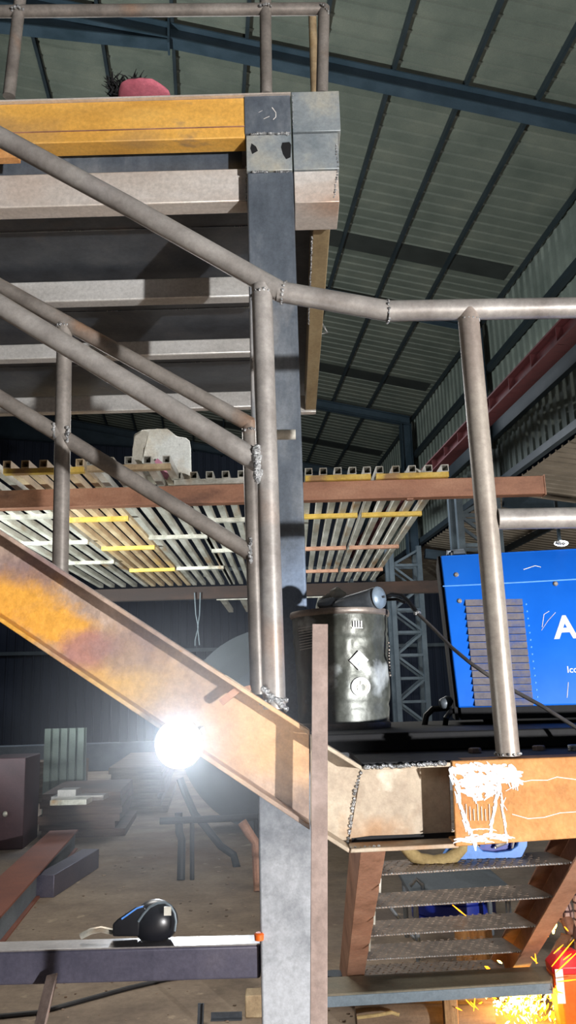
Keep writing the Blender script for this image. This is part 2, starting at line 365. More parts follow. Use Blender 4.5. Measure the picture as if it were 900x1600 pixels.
# crane girder with rail, girts, wall sheets
def zu(px, py, u):                                # height where a sight ray crosses the plane u
    d = ray(px, py); t = u/(d.x*UX.x+d.y*UX.y); return CZ+d.z*t
zc0 = zu(830, 578, 5.4); 
m = MB(); h = .28
for z0, z1, w in ((0, .03, .3), (.03, h, .02), (h, h+.03, .3)):
    q = lambda v: [S(5.4-w/2, v, zc0-h/2+z0), S(5.4+w/2, v, zc0-h/2+z0), S(5.4+w/2, v, zc0-h/2+z1), S(5.4-w/2, v, zc0-h/2+z1)]
    m.loft([q(2), q(31)])
for v in range(3, 31): m.rect(S(5.33, v, zc0-h/2), S(5.33, v, zc0+h/2), .12, .012, VX)
struct(m.build('trim_6', M_CRANE))
m = MB(); m.prism([(-.03, 0), (.03, 0), (.03, .1), (-.03, .1)], S(5.4, 2, zc0+h/2+.03), S(5.4, 31, zc0+h/2+.03)); struct(m.build('trim_7', M_TAN))
ZW = zu(803.6, 737, 6.1)                          # lower edge of the wall sheeting
def ribwall(name, u, z0, z1, v0, v1, mt, p=.3):
    m = MB(); rows = []; v = v0
    while v < v1:
        for dv, h in ((0, 0), (p*.62, 0), (p*.7, .04), (p*.88, .04), (p*.96, 0)): rows.append((v+dv, h))
        v += p
    A = [m.b.verts.new(S(u-h, v, z0)) for v, h in rows]; B = [m.b.verts.new(S(u-h, v, z1)) for v, h in rows]
    for i in range(len(rows)-1): m.b.faces.new((A[i], A[i+1], B[i+1], B[i]))
    return struct(m.build(name, mt, smooth=10))
ribwall('wall_right', 6.25, ZW, RZ(6.2)+.5, 1.0, 31, M_WALL)
zg = zu(845, 605, 6.1)
for z, hh in ((ZW, .14), (zg, .34), (RZ(6)-.9, .12)):
    m = MB(); m.prism([(-.06, -hh/2), (.06, -hh/2), (.06, hh/2), (-.06, hh/2)], S(6.1, 1, z), S(6.1, 31, z)); struct(m.build('trim_8', M_PURL))
# low side bay beyond the right wall
m = MB(); rows = []; v = 1.0
while v < 31:
    for dv, h in ((0, 0), (.19, 0), (.205, .035), (.245, .035), (.26, 0)): rows.append((v+dv, h))
    v += .27
A = [m.b.verts.new(S(6.3, v, ZW-.05+h)) for v, h in rows]; B = [m.b.verts.new(S(16, v, ZW-1.4+h)) for v, h in rows]
for i in range(len(rows)-1): m.b.faces.new((A[i], B[i], B[i+1], A[i+1]))
struct(m.build('trim_9', M_SIDE, smooth=10))
for u in (8.2, 10.2, 12.2, 14.2):
    z = ZW-.05-1.35*(u-6.3)/9.7-.12
    m = MB(); m.rect(S(u, 1, z), S(u, 31, z), .08, .16); struct(m.build('trim_10', M_PURL))
for v in (9.8, 16.15, 22.5):
    m = MB(); m.rect(S(6.2, v, ZW-.35), S(16, v, ZW-1.7), .14, .26); struct(m.build('trim_11', M_BLUE))
struct(MB().loft([[S(16, 0, 0), S(16.1, 0, 0), S(16.1, 31, 0), S(16, 31, 0)], [S(16, 0, 4.5), S(16.1, 0, 4.5), S(16.1, 31, 4.5), S(16, 31, 4.5)]]).build('wall_outer', M_BACK))
# back wall
m = MB(); rows = []; u = -24
while u < 16.2:
    for du, h in ((0, 0), (.2, 0), (.215, .04), (.27, .04), (.285, 0)): rows.append((u+du, h))
    u += .3
A = [m.b.verts.new(S(u, 30-h, 0)) for u, h in rows]; B = [m.b.verts.new(S(u, 30-h, 15)) for u, h in rows]
for i in range(len(rows)-1): m.b.faces.new((A[i], A[i+1], B[i+1], B[i]))
struct(m.build('wall_back', M_BACK, smooth=10))
for z in (3.3, 6.2):
    m = MB(); m.rect(S(-24, 29.85, z), S(16, 29.85, z), .1, .12); struct(m.build('trim_12', M_LATT))
# concrete kerb in front of the back wall
m = MB(); m.loft([[S(-9, 20, 0), S(1.2, 20, 0), S(1.2, 20.4, 0), S(-9, 20.4, 0)], [S(-9, 20, .62), S(1.2, 20, .62), S(1.2, 20.4, .62), S(-9, 20.4, .62)]])
struct(m.build('trim_13', M_CONC, bevel=.02))

# ================================================================== NEAR STAIR
YN, YF, YC = 1.5, 2.12, 2.34
# near stringer
st = thing('stair_stringer', 'brown rusty channel stringer with worn yellow paint sloping down to the landing', 'stair beam', P(240, 1140, 1.55))
TL0, TR0, BL0, BR0 = P(0, 828, YN), P(484, 1141, YN), P(0, 972, YN), P(484, 1297, YN)
ext = lambda A, B, f: A + (A-B)*f
sl = st.location
def sp(x, y, c, r, soft=.35, amt=1, rz=None): return (c, tuple(P(x, y, YN+.03)-sl), (r, .3, rz or r*.6), soft, amt)
YP_ = (206, 150, 58)
M_STR = mat('rusty stringer steel', [(126, 108, 98), (154, 134, 120), (182, 160, 144)], 9, .05, .75, .3, (1, 1, 1), [((122, 98, 96), 2.4, .60, .12), ((150, 112, 76), 26, .64, .05)],
            spots=[sp(10, 930, YP_, .08), sp(60, 965, YP_, .07), sp(100, 985, YP_, .05), sp(150, 1030, (190, 146, 84), .09, .5, .9), sp(210, 1075, (196, 160, 96), .08, .6, .8), sp(60, 885, (112, 90, 94), .09, .5, .7, .03), sp(135, 1012, (150, 104, 104), .05, .4, .8), sp(215, 1010, (128, 112, 112), .07, .5, .7), sp(300, 1075, (150, 132, 122), .07, .5, .6), sp(430, 1150, (196, 146, 92), .1, .6, .8), sp(400, 1140, (204, 168, 130), .14, .7, .7)])
chan4(ext(TL0, TR0, .5), TR0, ext(BL0, BR0, .5), BR0, .062, .055).build('channel', M_STR, st, bevel=.0015)
m = MB(); a = P(372, 1068, YN+.03); d = (TR0-TL0).normalized()
m.rect(P(352, 1057, YN+.025), P(352, 1057, YN+.025)+d*.055, .045, .006, V((0, 0, 1))); m.build('clip_plate', M_RUST2, st)
m = MB(); m.rect(P(388, 1080, YN+.03), P(386, 1072, YN+.03), .03, .012, V((1, 0, .5))); m.rect(P(345, 1098, YN+.02), P(375, 1075, YN+.02), .012, .012); m.build('lug', M_BROWN, st)
# far stringer (its top hides behind the near one)
m = chan4(P(-200, 720, YF)+V((0, 0, -.05)), P(470, 1125, YF)+V((0, 0, -.05)), P(-200, 810, YF)+V((0, 0, -.05)), P(470, 1215, YF)+V((0, 0, -.05)), .062, .055, flip=True)
tag(m.build('stair_stringer', M_RUST, bevel=.0015), 'far side rusty stair stringer hidden behind the near stringer', 'stair beam')
# pale transition piece and landing beam
lb = thing('landing_beam', 'cream and orange rust channel edge beam of the landing with white painted joint', 'beam', P(720, 1330, YN+.03))
chan4(P(486, 1149, YN), P(568, 1199, YN), P(486, 1296, YN), P(545, 1333, YN), .062, .05).build('sloping_channel', M_RUST2, lb, bevel=.0015)
chan4(P(570, 1197, YN), P(712, 1191, YN), P(547, 1333, YN), P(717, 1325, YN), .068, .05).build('pale_channel', M_RUST2, lb, bevel=.0015)
chan4(P(706, 1189, YN-.004), P(1000, 1179, YN-.004), P(712, 1323, YN-.004), P(1000, 1303, YN-.004), .068, .05, flip=True).build('rust_channel', M_RUST3, lb, bevel=.002)
bp(lb, [P(566, 1201, YN+.055), P(556, 1230, YN+.055), P(543, 1320, YN+.055)], .0034); bp(lb, [P(572, 1199, YN-.002), P(700, 1193, YN-.002)], .0038, .005)
bp(lb, [P(548, 1326, YN+.01), P(600, 1323, YN+.01)], .003, .008)
nF = V((0, -1, 0)); yw = YN-.004
m = MB()
def pw(x, y): return P(x, y, yw)
rs = random.Random(3)
def stroke(x, y, a, l, w, bend=.3):
    pts = []
    for k in range(5):
        f = k/4-.5; pts.append(pw(x+cos(a)*l*f - sin(a)*bend*l*(f*f-.1), y+sin(a)*l*f+cos(a)*bend*l*(f*f-.1)))
    m.strip(pts, lambda t: w*(.25+.75*sin(pi*min(max(t, .08), .92)))*.00115, nF, .0008+rs.random()*.0006)
poly = [(707, 1196), (740, 1194), (800, 1196), (810, 1212), (806, 1228), (790, 1222), (776, 1220), (770, 1246), (748, 1250), (728, 1240), (712, 1214)]
def inside(x, y):
    c = False
    for (x0, y0), (x1, y1) in zip(poly, poly[1:]+poly[:1]):
        if (y0 > y) != (y1 > y) and x < (x1-x0)*(y-y0)/(y1-y0)+x0: c = not c
    return c
n_ = 0
while n_ < 210:
    x, y = rs.uniform(705, 812), rs.uniform(1190, 1252)
    if not inside(x, y): continue
    n_ += 1; stroke(x, y, rs.gauss(.35, .5), rs.uniform(7, 24), rs.uniform(2, 6))
for k in range(14): stroke(790+k*1.4, 1215+k % 4*3, rs.uniform(.9, 1.3), rs.uniform(14, 26), rs.uniform(1.2, 2.6))
for k in range(26): f = k/25; stroke(710+30*f**1.3+rs.gauss(0, 2.5), 1205+112*f, 1.25+rs.gauss(0, .1), rs.uniform(14, 26), rs.uniform(2, 5))
for k in range(18): f = k/17; stroke(780-14*f+rs.gauss(0, 1.2), 1222+76*f, 1.75+rs.gauss(0, .06), rs.uniform(14, 22), rs.uniform(1.5, 3.4))
for k in range(18): f = k/17; stroke(780+11*f+rs.gauss(0, 1), 1225+86*f, 1.42+rs.gauss(0, .06), rs.uniform(14, 22), rs.uniform(1.5, 3.2))
for k in range(34): f = k/33; stroke(718+74*f+rs.gauss(0, 2), 1311-3*f+rs.gauss(0, 3.5), -.05+rs.gauss(0, .15), rs.uniform(10, 22), rs.uniform(1.5, 4))
for k in range(12): f = k/11; stroke(735+36*f, 1297-2*sin(f*3), rs.gauss(0, .1), 10, 1.6)
m.build('paint_smear', M_WHITE, lb)
m = MB()
m.strip([pw(x, y) for x, y in ((790, 1236), (815, 1222), (830, 1219), (855, 1219), (870, 1214), (900, 1218))], .0013, nF)
m.strip([pw(x, y) for x, y in ((800, 1272), (825, 1279), (850, 1277), (875, 1270), (905, 1268))], .0013, nF)
m.strip([pw(x, y) for x, y in ((790, 1246), (786, 1256), (792, 1266))], .0015, nF)
for k in range(8):
    x = 728+k*6; m.strip([pw(x, 1256+k % 3*4), pw(x+1, 1282)], .0012, nF, .0018)
m.build('chalk_mark', M_CHALK, lb)
m = MB(); yb_ = YN+.0605; m.face([P(x, y, yb_) for x, y in ((550, 1310), (580, 1306), (640, 1304), (690, 1301), (711, 1300), (712, 1319), (640, 1322), (548, 1326))]); m.build('dark_strip', M_BLACK, lb)  # flat black strip low on the pale channel web
# landing deck
ZD = P(800, 1186, YN).z
ld = thing('landing_deck', 'black steel deck plates of the landing carrying the pail and welding machine', 'landing', (.8, 1.95, ZD))
MB().box(P(566, 1196, YN).x, 1.9, YN+.01, 2.45, ZD-.006, ZD).build('deck_plate', M_BLACK, ld)
ZS = P(720, 1133, 2.1).z
MB().box(P(430, 1140, 1.8).x, 1.9, 1.78, 2.5, ZD+.001, ZS).build('raised_plate', M_BLACK, ld, bevel=.003)
chan4((.06, 2.43, ZD-.008), (1.9, 2.43, ZD-.008), (.06, 2.43, ZD-.15), (1.9, 2.43, ZD-.15), .06, .05, flip=True).build('rear_channel', M_DARK, ld)
for k, x in enumerate((742, 842)):
    m = MB(); c = PZ(x, 1176-4*k, ZD+.0005); m.lathe([(.013, 0), (.013, .007), (.011, .009)], c, n=6); m.build('bolt_head', M_BAR, ld)
m = MB(); c = PZ(897, 1172, ZD+.001); m.lathe([(.012, 0), (.012, .01)], c, n=8); m.build('bolt_head', M_WELD, ld)

# near handrail
def weldring(m, c, ax, r, br=.004):
    ax = V(ax).normalized(); a = ax.cross(V((0, 1, 0)) if abs(ax.y) < .9 else V((1, 0, 0))).normalized(); b = ax.cross(a)
    m.bead([V(c)+(a*cos(t)+b*sin(t))*r for t in [2*pi*i/14 for i in range(15)]], br, .006)
YP = YN+.03; RP = .0212
hr = thing('stair_handrail', 'near stair railing of thick bare steel pipe welded to the rusty stringer', 'handrail', P(430, 1105, YP))
q0, q1, q2, q3 = P(0, 214, YP), P(438, 456, YP), P(606, 486, YP), P(960, 480, YP)
MB().tube([ext(q0, q1, .35), q0, P(200, 322, YP), q1], RP).build('top_rail', M_PIPE, hr)
MB().tube([q1-(q2-q1).normalized()*.004, q2], RP).build('bend_rail', M_PIPE, hr)
a0, a1 = P(0, 477, YP), P(404, 722, YP)
MB().tube([ext(a0, a1, .4), a1], RP).build('middle_rail', M_PIPE, hr)
pt, pb = P(409, 448, YP), P(429, 1108, YP)
MB().tube([pt, pb], RP).build('post', M_PIPE, hr)
bp(hr, ringpts(q1.lerp(q2, .03), q2-q1, RP*.98), .0035); bp(hr, ringpts(P(410, 462, YP), (0, .2, 1), RP), .004)
bp(hr, [P(402, 700, YP-.02), P(403, 725, YP-.022), P(403, 752, YP-.021)], .0085, .004)
bp(hr, ringpts(P(429, 1096, YP), (-.1, .1, 1), RP*1.1), .005); bp(hr, [P(412, 1078, YP-.02), P(430, 1092, YP-.024), P(450, 1112, YP-.02)], .006, .006)
# landing rail
lr = thing('landing_guardrail', 'landing railing of bare pipe with a rust streaked post beside the blue machine', 'guardrail', P(794, 1180, YP))
MB().tube([q2, q3], RP).build('top_rail', M_PIPE, lr)
MB().tube([P(731, 486, YP), P(794, 1181, YP)], RP).build('post', M_POST, lr)
MB().tube([P(777, 811, YP), P(960, 808, YP)], RP*.95).build('middle_rail', M_PIPE, lr)
bp(lr, ringpts(q2, q3-q2, RP*1.02), .0035); bp(lr, ringpts(P(733, 502, YP), (0, 0, 1), RP*.95), .0025)
bp(lr, ringpts(P(794, 1178, YP), (0, 0, 1), RP*1.05), .003)
# far handrail
fr = thing('stair_handrail', 'far stair railing of thinner looking pipe with two sloping rails and slim posts', 'handrail', P(95, 905, YF))
b0, b1 = P(0, 447, YF), P(392, 664, YF); c0, c1 = P(0, 622, YF), P(391, 864, YF)
MB().tube([ext(b0, b1, .5), b1], RP).build('top_rail', M_PIPEF, fr)
MB().tube([ext(c0, c1, .5), c1], RP).build('middle_rail', M_PIPEF, fr)
MB().tube([P(101, 506, YF), P(94, 900, YF)], RP).build('post', M_PIPEF, fr)
MB().tube([P(390, 660, YF), P(404, 1085, YF)], RP).build('post', M_PIPEF, fr)
bp(fr, ringpts(P(101, 512, YF), (0, 0, 1), RP), .0045); bp(fr, [P(84, 662, YF-.02), P(85, 686, YF-.02)], .005); bp(fr, [P(106, 668, YF-.02), P(106, 694, YF-.02)], .006)
bp(fr, ringpts(P(391, 674, YF), (0, 0, 1), RP), .0045); bp(fr, [P(391, 842, YF-.02), P(391, 880, YF-.02)], .006)

MB().tube([P(398, 680, YF), P(462, 679, YF)], .014).build('stub_rail', M_PALE, fr)
# prop bar
m = MB(); a, b = P(500, 975, 1.475), P(498, 1600, 1.475); bb = ext(b, a, .75)
bb = a + (b-a)*((a.z-0)/(a.z-b.z))
m.rect(a, bb, .028, .006, V((0, 1, 0)))
tag(m.build('flat_bar', M_BAR, bevel=.001), 'upright mauve brown flat bar standing in front of pail and stringer end', 'steel bar')

# ================================================================== COLUMN + MEZZANINE
xl, xr = P(386, 300, YC).x, P(459, 300, YC).x
ztop_col = P(420, 268, YC).z
cl = thing('steel_column', 'dark blue grey square steel column holding the platform corner', 'column', ((xl+xr)/2, YC+.08, 0))
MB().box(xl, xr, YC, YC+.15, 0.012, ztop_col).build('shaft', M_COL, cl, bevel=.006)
MB().box(xl-.04, xr+.04, YC-.04, YC+.19, 0, .012).build('base_plate', M_DARK, cl, bevel=.002)
bp(cl, [P(395, 269, YC-.002), P(420, 268, YC-.002)], .0045); bp(cl, [P(432, 268, YC-.002), P(454, 267, YC-.002)], .0045)
mz = thing('mezzanine_platform', 'raised steel platform with yellow edge beam and pale joists seen from below', 'platform', ((xl+xr)/2, 3.4, 1.78+CZ))
zA, zB, zC_, zD_ = P(420, 150, YC).z, P(420, 210, YC).z, P(420, 268, YC).z, P(495, 316, YC).z
xs = P(530, 200, YC).x
XL = -2.6
# front stack
chan4((XL, YC, zA-.004), (xl-.004, YC, zA-.004), (XL, YC, P(200, 220, YC).z), (xl-.004, YC, P(200, 220, YC).z), .07, .05, flip=True).build('edge_beam', M_YEL, mz, bevel=.003)['label'] = 'yellow edge beam'
m = MB(); zyl = P(200, 203, YC).z; m.box(XL, xl-.004, YC-.0035, YC, zyl-.0015, zyl+.0015); m.build('weld_seam', M_BROWN, mz)
zs0, zs1 = P(200, 268, YC+.05).z, P(200, 319, YC+.05).z
chan4((XL, YC+.05, zs0), (xl-.002, YC+.05, zs0), (XL, YC+.05, zs1), (xl-.002, YC+.05, zs1), .07, .08, flip=True).build('lower_beam', M_LSTL, mz, bevel=.004)
MB().box(XL, xl-.02, YC+.10, YC+.115, zs0-.01, zA-.03).build('web_plate', M_COL, mz)
# column head plates (pairs of beam ends)
g = .0025
MB().box(xl-.004, xr-g, YC-.004, YC+.16, zB+g, zA).build('head_plate', M_COL, mz, bevel=.002)
MB().box(xl, xr-g, YC-.002, YC+.16, zC_+g, zB-g).build('head_plate', M_COL2, mz, bevel=.002)
MB().box(xr+g, xs+.004, YC-.006, YC+.16, zB+g, zA+.008).build('end_plate', M_COL2, mz, bevel=.002)
MB().box(xr+g, xs-.006, YC-.002, YC+.16, zC_+g, zB-g).build('end_plate', M_COL2, mz, bevel=.002)
MB().box(xr+g, xs-.010, YC, YC+.16, zD_, zC_-g).build('end_plate', M_LSTL, mz, bevel=.002)
bp(mz, [P(393, 209, YC-.006), P(455, 209, YC-.006)], .005); bp(mz, [P(525, 225, YC-.002), P(528, 262, YC), P(522, 312, YC)], .004, .009); bp(mz, [P(457, 150, YC-.006), P(458, 205, YC-.006)], .003, .012)
bp(mz, [P(385, 262, YC+.04), P(385, 316, YC+.04)], .004, .009)
m = MB(); q = lambda x, y: P(x, y, YC-.004)
m.strip([q(425, 168), q(431, 176), q(431, 183), q(427, 187)], .0022, nF); m.strip([q(412, 186), q(421, 182)], .002, nF); m.strip([q(404, 176), q(410, 173)], .0012, nF); m.build('chalk_mark', M_CHALK, mz)
for pl in (((441, 223), (452, 222), (455, 226), (454, 246), (447, 249), (442, 241), (439, 230)), ((393, 224), (400, 229), (403, 236), (394, 241), (391, 232))): m = MB(); m.face([P(x, y, YC-.002)+nF*.0006 for x, y in pl]); m.build('scorch_mark', M_BLACK, mz)
# deck plate, joists
zdk = 1.885+CZ-1.5+1.5
zdk = P(200, 436, 3.12).z
MB().box(XL, xs-.02, YC+.10, 4.62, zdk, zdk+.008).build('deck_plate', M_DARK, mz)
zj = P(200, 319, YC+.05).z
def ysolve(px, py, z): return PZ(px, py, z).y
for (yt, yb, w) in ((436, 468, .06), (533, 556, .06), (616, 641, .05)):
    Yj = ysolve(200, yb, zj); zt = P(200, yt, Yj).z
    m = MB(); m.rect((XL, Yj+w/2, (zj+zt)/2), (xl+.02+.1, Yj+w/2, (zj+zt)/2), zt-zj, w, V((0, 1, 0))); m.build('joist', M_JOIST, mz, bevel=.006)
YE = ysolve(200, 641, zj)
for yy, n in ((2.75, 4), (3.4, 4), (4.0, 3)):
    for k in range(n):
        x = -1.1+k*.31; bp(mz, [(x, yy, zdk-.001), (x+.06, yy, zdk-.001)], .003, .008, M_COL2)
    MB().box(XL, xl, yy-.002, yy+.002, zdk-.003, zdk).build('plate_seam', M_COL, mz)
# side beam running back from the corner
xsb = (P(508, 330, 2.6).x + P(480, 612, 4.3).x)/2
MB().loft([[V((x, y, z)) for x, z in ((xsb-.03, zj-.01), (xsb+.03, zj-.01), (xsb+.03, zj+.14), (xsb-.03, zj+.14))] for y in (YC+.16, YE+.05)]).build('side_beam', M_TAN, mz, bevel=.003)
m = MB(); m.bead([(xsb-.032, 2.6, zj-.01), (xsb-.032, 3.3, zj-.01)], .004, .012); m.build('weld_bead', M_WELD, mz)
MB().box(xsb-.07, xsb+.03, YE+.055, YE+.10, zj-.02, zj+.08).build('end_block', M_JOIST, mz, bevel=.003)
m = MB(); c = P(500, 520, 3.6); m.tube([c+V((0, 0, .07)), c+V((.035, 0, 0)), c+V((-.02, 0, -.012))], .005, 8); m.build('hook', M_WELD, mz)
# toe: thin top plate
MB().box(XL, xr, YC-.012, 4.62, zA-.003, zA+.003).build('top_plate', M_LSTL, mz)
m = MB(); m.box(P(-20, 240, YC-.03).x, P(33, 240, YC-.03).x, YC-.06, YC-.03, P(10, 256, YC-.03).z, P(10, 228, YC-.03).z); m.build('bracket', M_RUST3, mz)
# guard rail on the platform
gd = thing('platform_guardrail', 'thin pipe guardrail standing on top of the raised platform edge', 'guardrail', P(415, 150, YC+.05))
YG = YC+.04
MB().tube([ext(P(0, 18, YG), P(508, 14, YG), .4), P(508, 14, YG)], .0205).build('middle_rail', M_PIPEF, gd)
for (x0, y0, x1, y1) in ((38, -60, 14, 151), (414, -60, 416, 149), (506, 12, 503, 148)):
    MB().tube([P(x0, y0, YG), P(x1, y1, YG)], .0205).build('post', M_PIPEF, gd)
pq = P(488, 20, 3.4); MB().tube([pq, V((pq.x-.01, 3.4, zA))], .02).build('post', M_RTUBE, gd)
bp(gd, ringpts(P(28, 18, YG-.01), (0, 0, 1), .022), .006); bp(gd, ringpts(P(414, 14, YG-.01), (0, 0, 1), .022), .005); bp(gd, ringpts(P(506, 16, YG-.01), (1, 0, 1), .022), .004)
# things on the platform
m = MB(); c = P(226, 150, 2.7); m.ball((c.x, c.y, c.z-.004), .1, (1.0, 1, .18), 3, .1, 6)
tag(m.build('cloth_bundle', M_PINK), 'pink cloth bundle lying on top of the raised platform', 'cloth')
m = MB(); c = P(196, 139, 2.85)
for k in range(260):
    o = c + V((random.uniform(-.06, .07), random.uniform(-.05, .05), random.uniform(-.05, .02)))
    d = V((random.uniform(-1, 1), random.uniform(-.6, .6), random.uniform(-.1, .9))).normalized()
    m.tube([o, o+d*.035], [.004, .001], 4)
tag(m.build('brush_head', M_FUZZ), 'shaggy black bristle heap behind the pink cloth bundle', 'brush')

# ================================================================== GRATING RACK
YR = 5.2
zrt = (P(650, 744, YR).z + P(100, 768, YR).z)/2; zrb = (P(650, 771, YR).z+P(100, 798, YR).z)/2
XRr = P(850, 752, YR).x
rk = thing('rack_front_beam', 'red brown steel beam under the near ends of the stored grating panels', 'beam', (-.3, YR, zrb))
MB().box(-3, XRr, YR, YR+.08, zrb, zrt).build('beam', M_BEAMR, rk, bevel=.004)
MB().box(XRr, XRr+.008, YR-.004, YR+.084, zrb-.006, zrt+.006).build('end_plate', M_BROWN, rk)
MB().box(-2.95, -2.85, YR, YR+.08, 0, zrb).build('leg', M_BEAMR, rk)
MB().box(XRr-.9, XRr-.86, YR+.02, YR+.06, zrb-.01, zrb).build('clip', M_BROWN, rk)
YR2 = ysolve(660, 907, zrt); 
m = MB(); hb = P(660, 907, YR2).z-P(660, 926, YR2).z
tag(m.box(-5, P(760, 905, YR2).x, YR2, YR2+.1, zrt-hb, zrt).build('rack_rear_beam', M_BEAMD, bevel=.004), 'dark red brown beam under the far ends of the stored grating panels', 'beam')

ybars = [0, ysolve(560, 810, zrt)-YR, ysolve(550, 860, zrt)-YR, YR2-YR-.15]

names = {0: 'leftmost grating panel of rusty tubes cut by the left frame edge', 1: 'grating panel with a bright yellow end bar at far left of the rack', 2: 'grating panel with rusty brown end bar left of the white plastic sheet',
         3: 'grating panel with white end bar under the white plastic sheet', 4: 'grating panel behind the stair post with pale tubes', 5: 'yellow barred grating panel just right of the dark column', 6: 'rightmost yellow barred grating panel at the free end of the rack'}
def panel(idx, pxa, pxb, dy, tube_m, bar_m, n=5, L=None, barm2=None, py=748, rows=(808, 858, 893)):
    xa, xb = P(pxa, py, YR+dy).x, P(pxb, py, YR+dy).x
    z0 = zrt+.002; t = thing('grating_panel', names[idx], 'grating', ((xa+xb)/2, YR+dy, z0), 'steel grating panels stored on the rack')
    bh, th = .034, .048
    end = YR2-YR+.15-(dy if dy > 0 else 0) if L is None else L
    for k in range(n):
        x = xa+th/2+(xb-xa-th)*k/(n-1)
        m = MB(); m.rect((x, YR+dy-.005, z0+bh+th/2), (x, YR+end, z0+bh+th/2), th, th, t=.005); m.build('tube', tube_m, t)
    for k, yb in enumerate([dy]+[ysolve(200 if idx < 4 else 560, r_, zrt)-YR for r_ in rows]):
        Y = YR+yb
        if yb > end: continue
        m = MB(); m.box(xa, xb, Y, Y+.045, z0, z0+bh); m.build('cross_bar', bar_m if k < (2 if idx > 4 else 1) else (barm2 or bar_m), t, bevel=.002)
panel(0, -160, -4, -.35, M_GALV, M_YEL2, barm2=M_GALV, rows=(806, 848, 880))
panel(1, 4, 130, -.38, M_RTUBE, M_YEL2, barm2=M_YEL2, rows=(813, 859, 894))
panel(2, 135, 266, -.40, M_GALV, M_RTUBE, barm2=M_GALV, rows=(844, 893))
panel(3, 272, 383, -.02, M_GALV, M_GALV, rows=(820, 867))
panel(4, 387, 472, -.02, M_GALV, M_GALV, n=4, rows=(820, 867))
panel(5, 477, 580, -.03, M_GALV, M_YEL2, barm2=M_BROWN)
panel(6, 588, 702, -.03, M_GALV, M_YEL2, barm2=M_BROWN)
# lower rack behind with pale tube ends
m = MB(); Yb = 11.0
t = thing('grating_panel', 'pale grating panel on the farther lower rack behind the column', 'grating', P(420, 932, Yb), 'gratings on the farther rack')
xa, xb = P(344, 930, Yb).x, P(600, 930, Yb).x
for k in range(9):
    x = xa+(xb-xa)*k/8; m = MB(); m.rect((x, Yb, P(400, 928, Yb).z), (x, Yb+2, P(400, 928, Yb).z), .07, .06, t=.008); m.build('tube', M_GALV, t)
MB().box(xa-.05, xb+.05, Yb, Yb+.05, P(400, 936, Yb).z, P(400, 932, Yb).z).build('cross_bar', M_GALV, t)
for x in (xa+.8, xb-.02): MB().box(x-.04, x+.04, Yb+.6, Yb+.68, 0, P(400, 932, Yb).z).build('leg', M_DARK, t)
# white plastic sheet on rack
t = thing('plastic_container', 'white scuffed plastic container cut open with pink diamond label on the rack', 'container', P(255, 745, YR+.25))
m = MB(); Ys = YR+.22
out = [(206, 742), (207, 700), (210, 680), (222, 671), (245, 668), (262, 671), (276, 681), (290, 682), (297, 690), (297, 748)]
def ring(dy, k):
    r = []
    for i, (x, y) in enumerate(out):
        w = .03*sin(i*2.1+dy*9)
        r.append(P(252+(x-252)*k, 748+(y-748)*k, Ys)+V((0, dy+w, 0)))
    return r
m.loft([ring(0, 1), ring(.03, 1.0), ring(.12, .97), ring(.2, .9)]); m.build('shell', M_SACK, t, smooth=60, bevel=.01)
m = MB(); fl = [(206, 742), (207, 702), (211, 681), (224, 672), (233, 676), (226, 700), (222, 722), (224, 742)]
m.loft([[P(x, y, Ys-.03-.05*(i in (2, 3, 4, 5))) for i, (x, y) in enumerate(fl)], [P(x, y, Ys-.024-.05*(i in (2, 3, 4, 5))) for i, (x, y) in enumerate(fl)]]); m.build('folded_flap', M_PALE, t, smooth=60)
m = MB(); m.face([P(x, y, Ys-.05) for x, y in ((246, 716), (268, 735), (261, 750), (234, 738), (233, 730))]); m.build('label', M_PINKL, t)
m = MB(); c = P(646, 738, YR+.3); m.ball(c, .05, (1.3, 1, .6), 2, .3); tag(m.build('plastic_scrap', M_PALE), 'small pale plastic scrap on the rightmost grating panel', 'scrap')
# hanging wires
for k, pts in enumerate((((304, 926), (306, 960), (310, 980), (305, 1000), (305, 1009)), ((313, 926), (312, 960), (309, 980), (312, 1008)))):
    m = MB(); m.tube([P(x, y, YR2-.02) for x, y in pts], .007, 6)
    tag(m.build('hanging_wire', M_LATT), ('left' if k == 0 else 'right')+' one of two thin wires hanging under the rear rack beam', 'wire', None)
m = MB(); m.bead([P(x, y, YR2-.2) for x, y in ((258, 906), (272, 903))], .02, .03); m.bead([P(290, 902, YR2-.2), P(296, 902, YR2-.2)], .02, .03); m.bead([P(320, 900, YR2-.2), P(330, 898, YR2-.2)], .022, .03); tag(m.build('foil_scrap', M_WELD), 'crumpled shiny foil scraps caught along the rear rack beam', 'scrap', kind='stuff')
m = MB(); m.ball(P(206, 883, YR2-.9), .09, (1, .8, .9), 1, .3); tag(m.build('cardboard_piece', M_RTUBE), 'brown cardboard piece lodged under the yellow grating bars', 'cardboard')

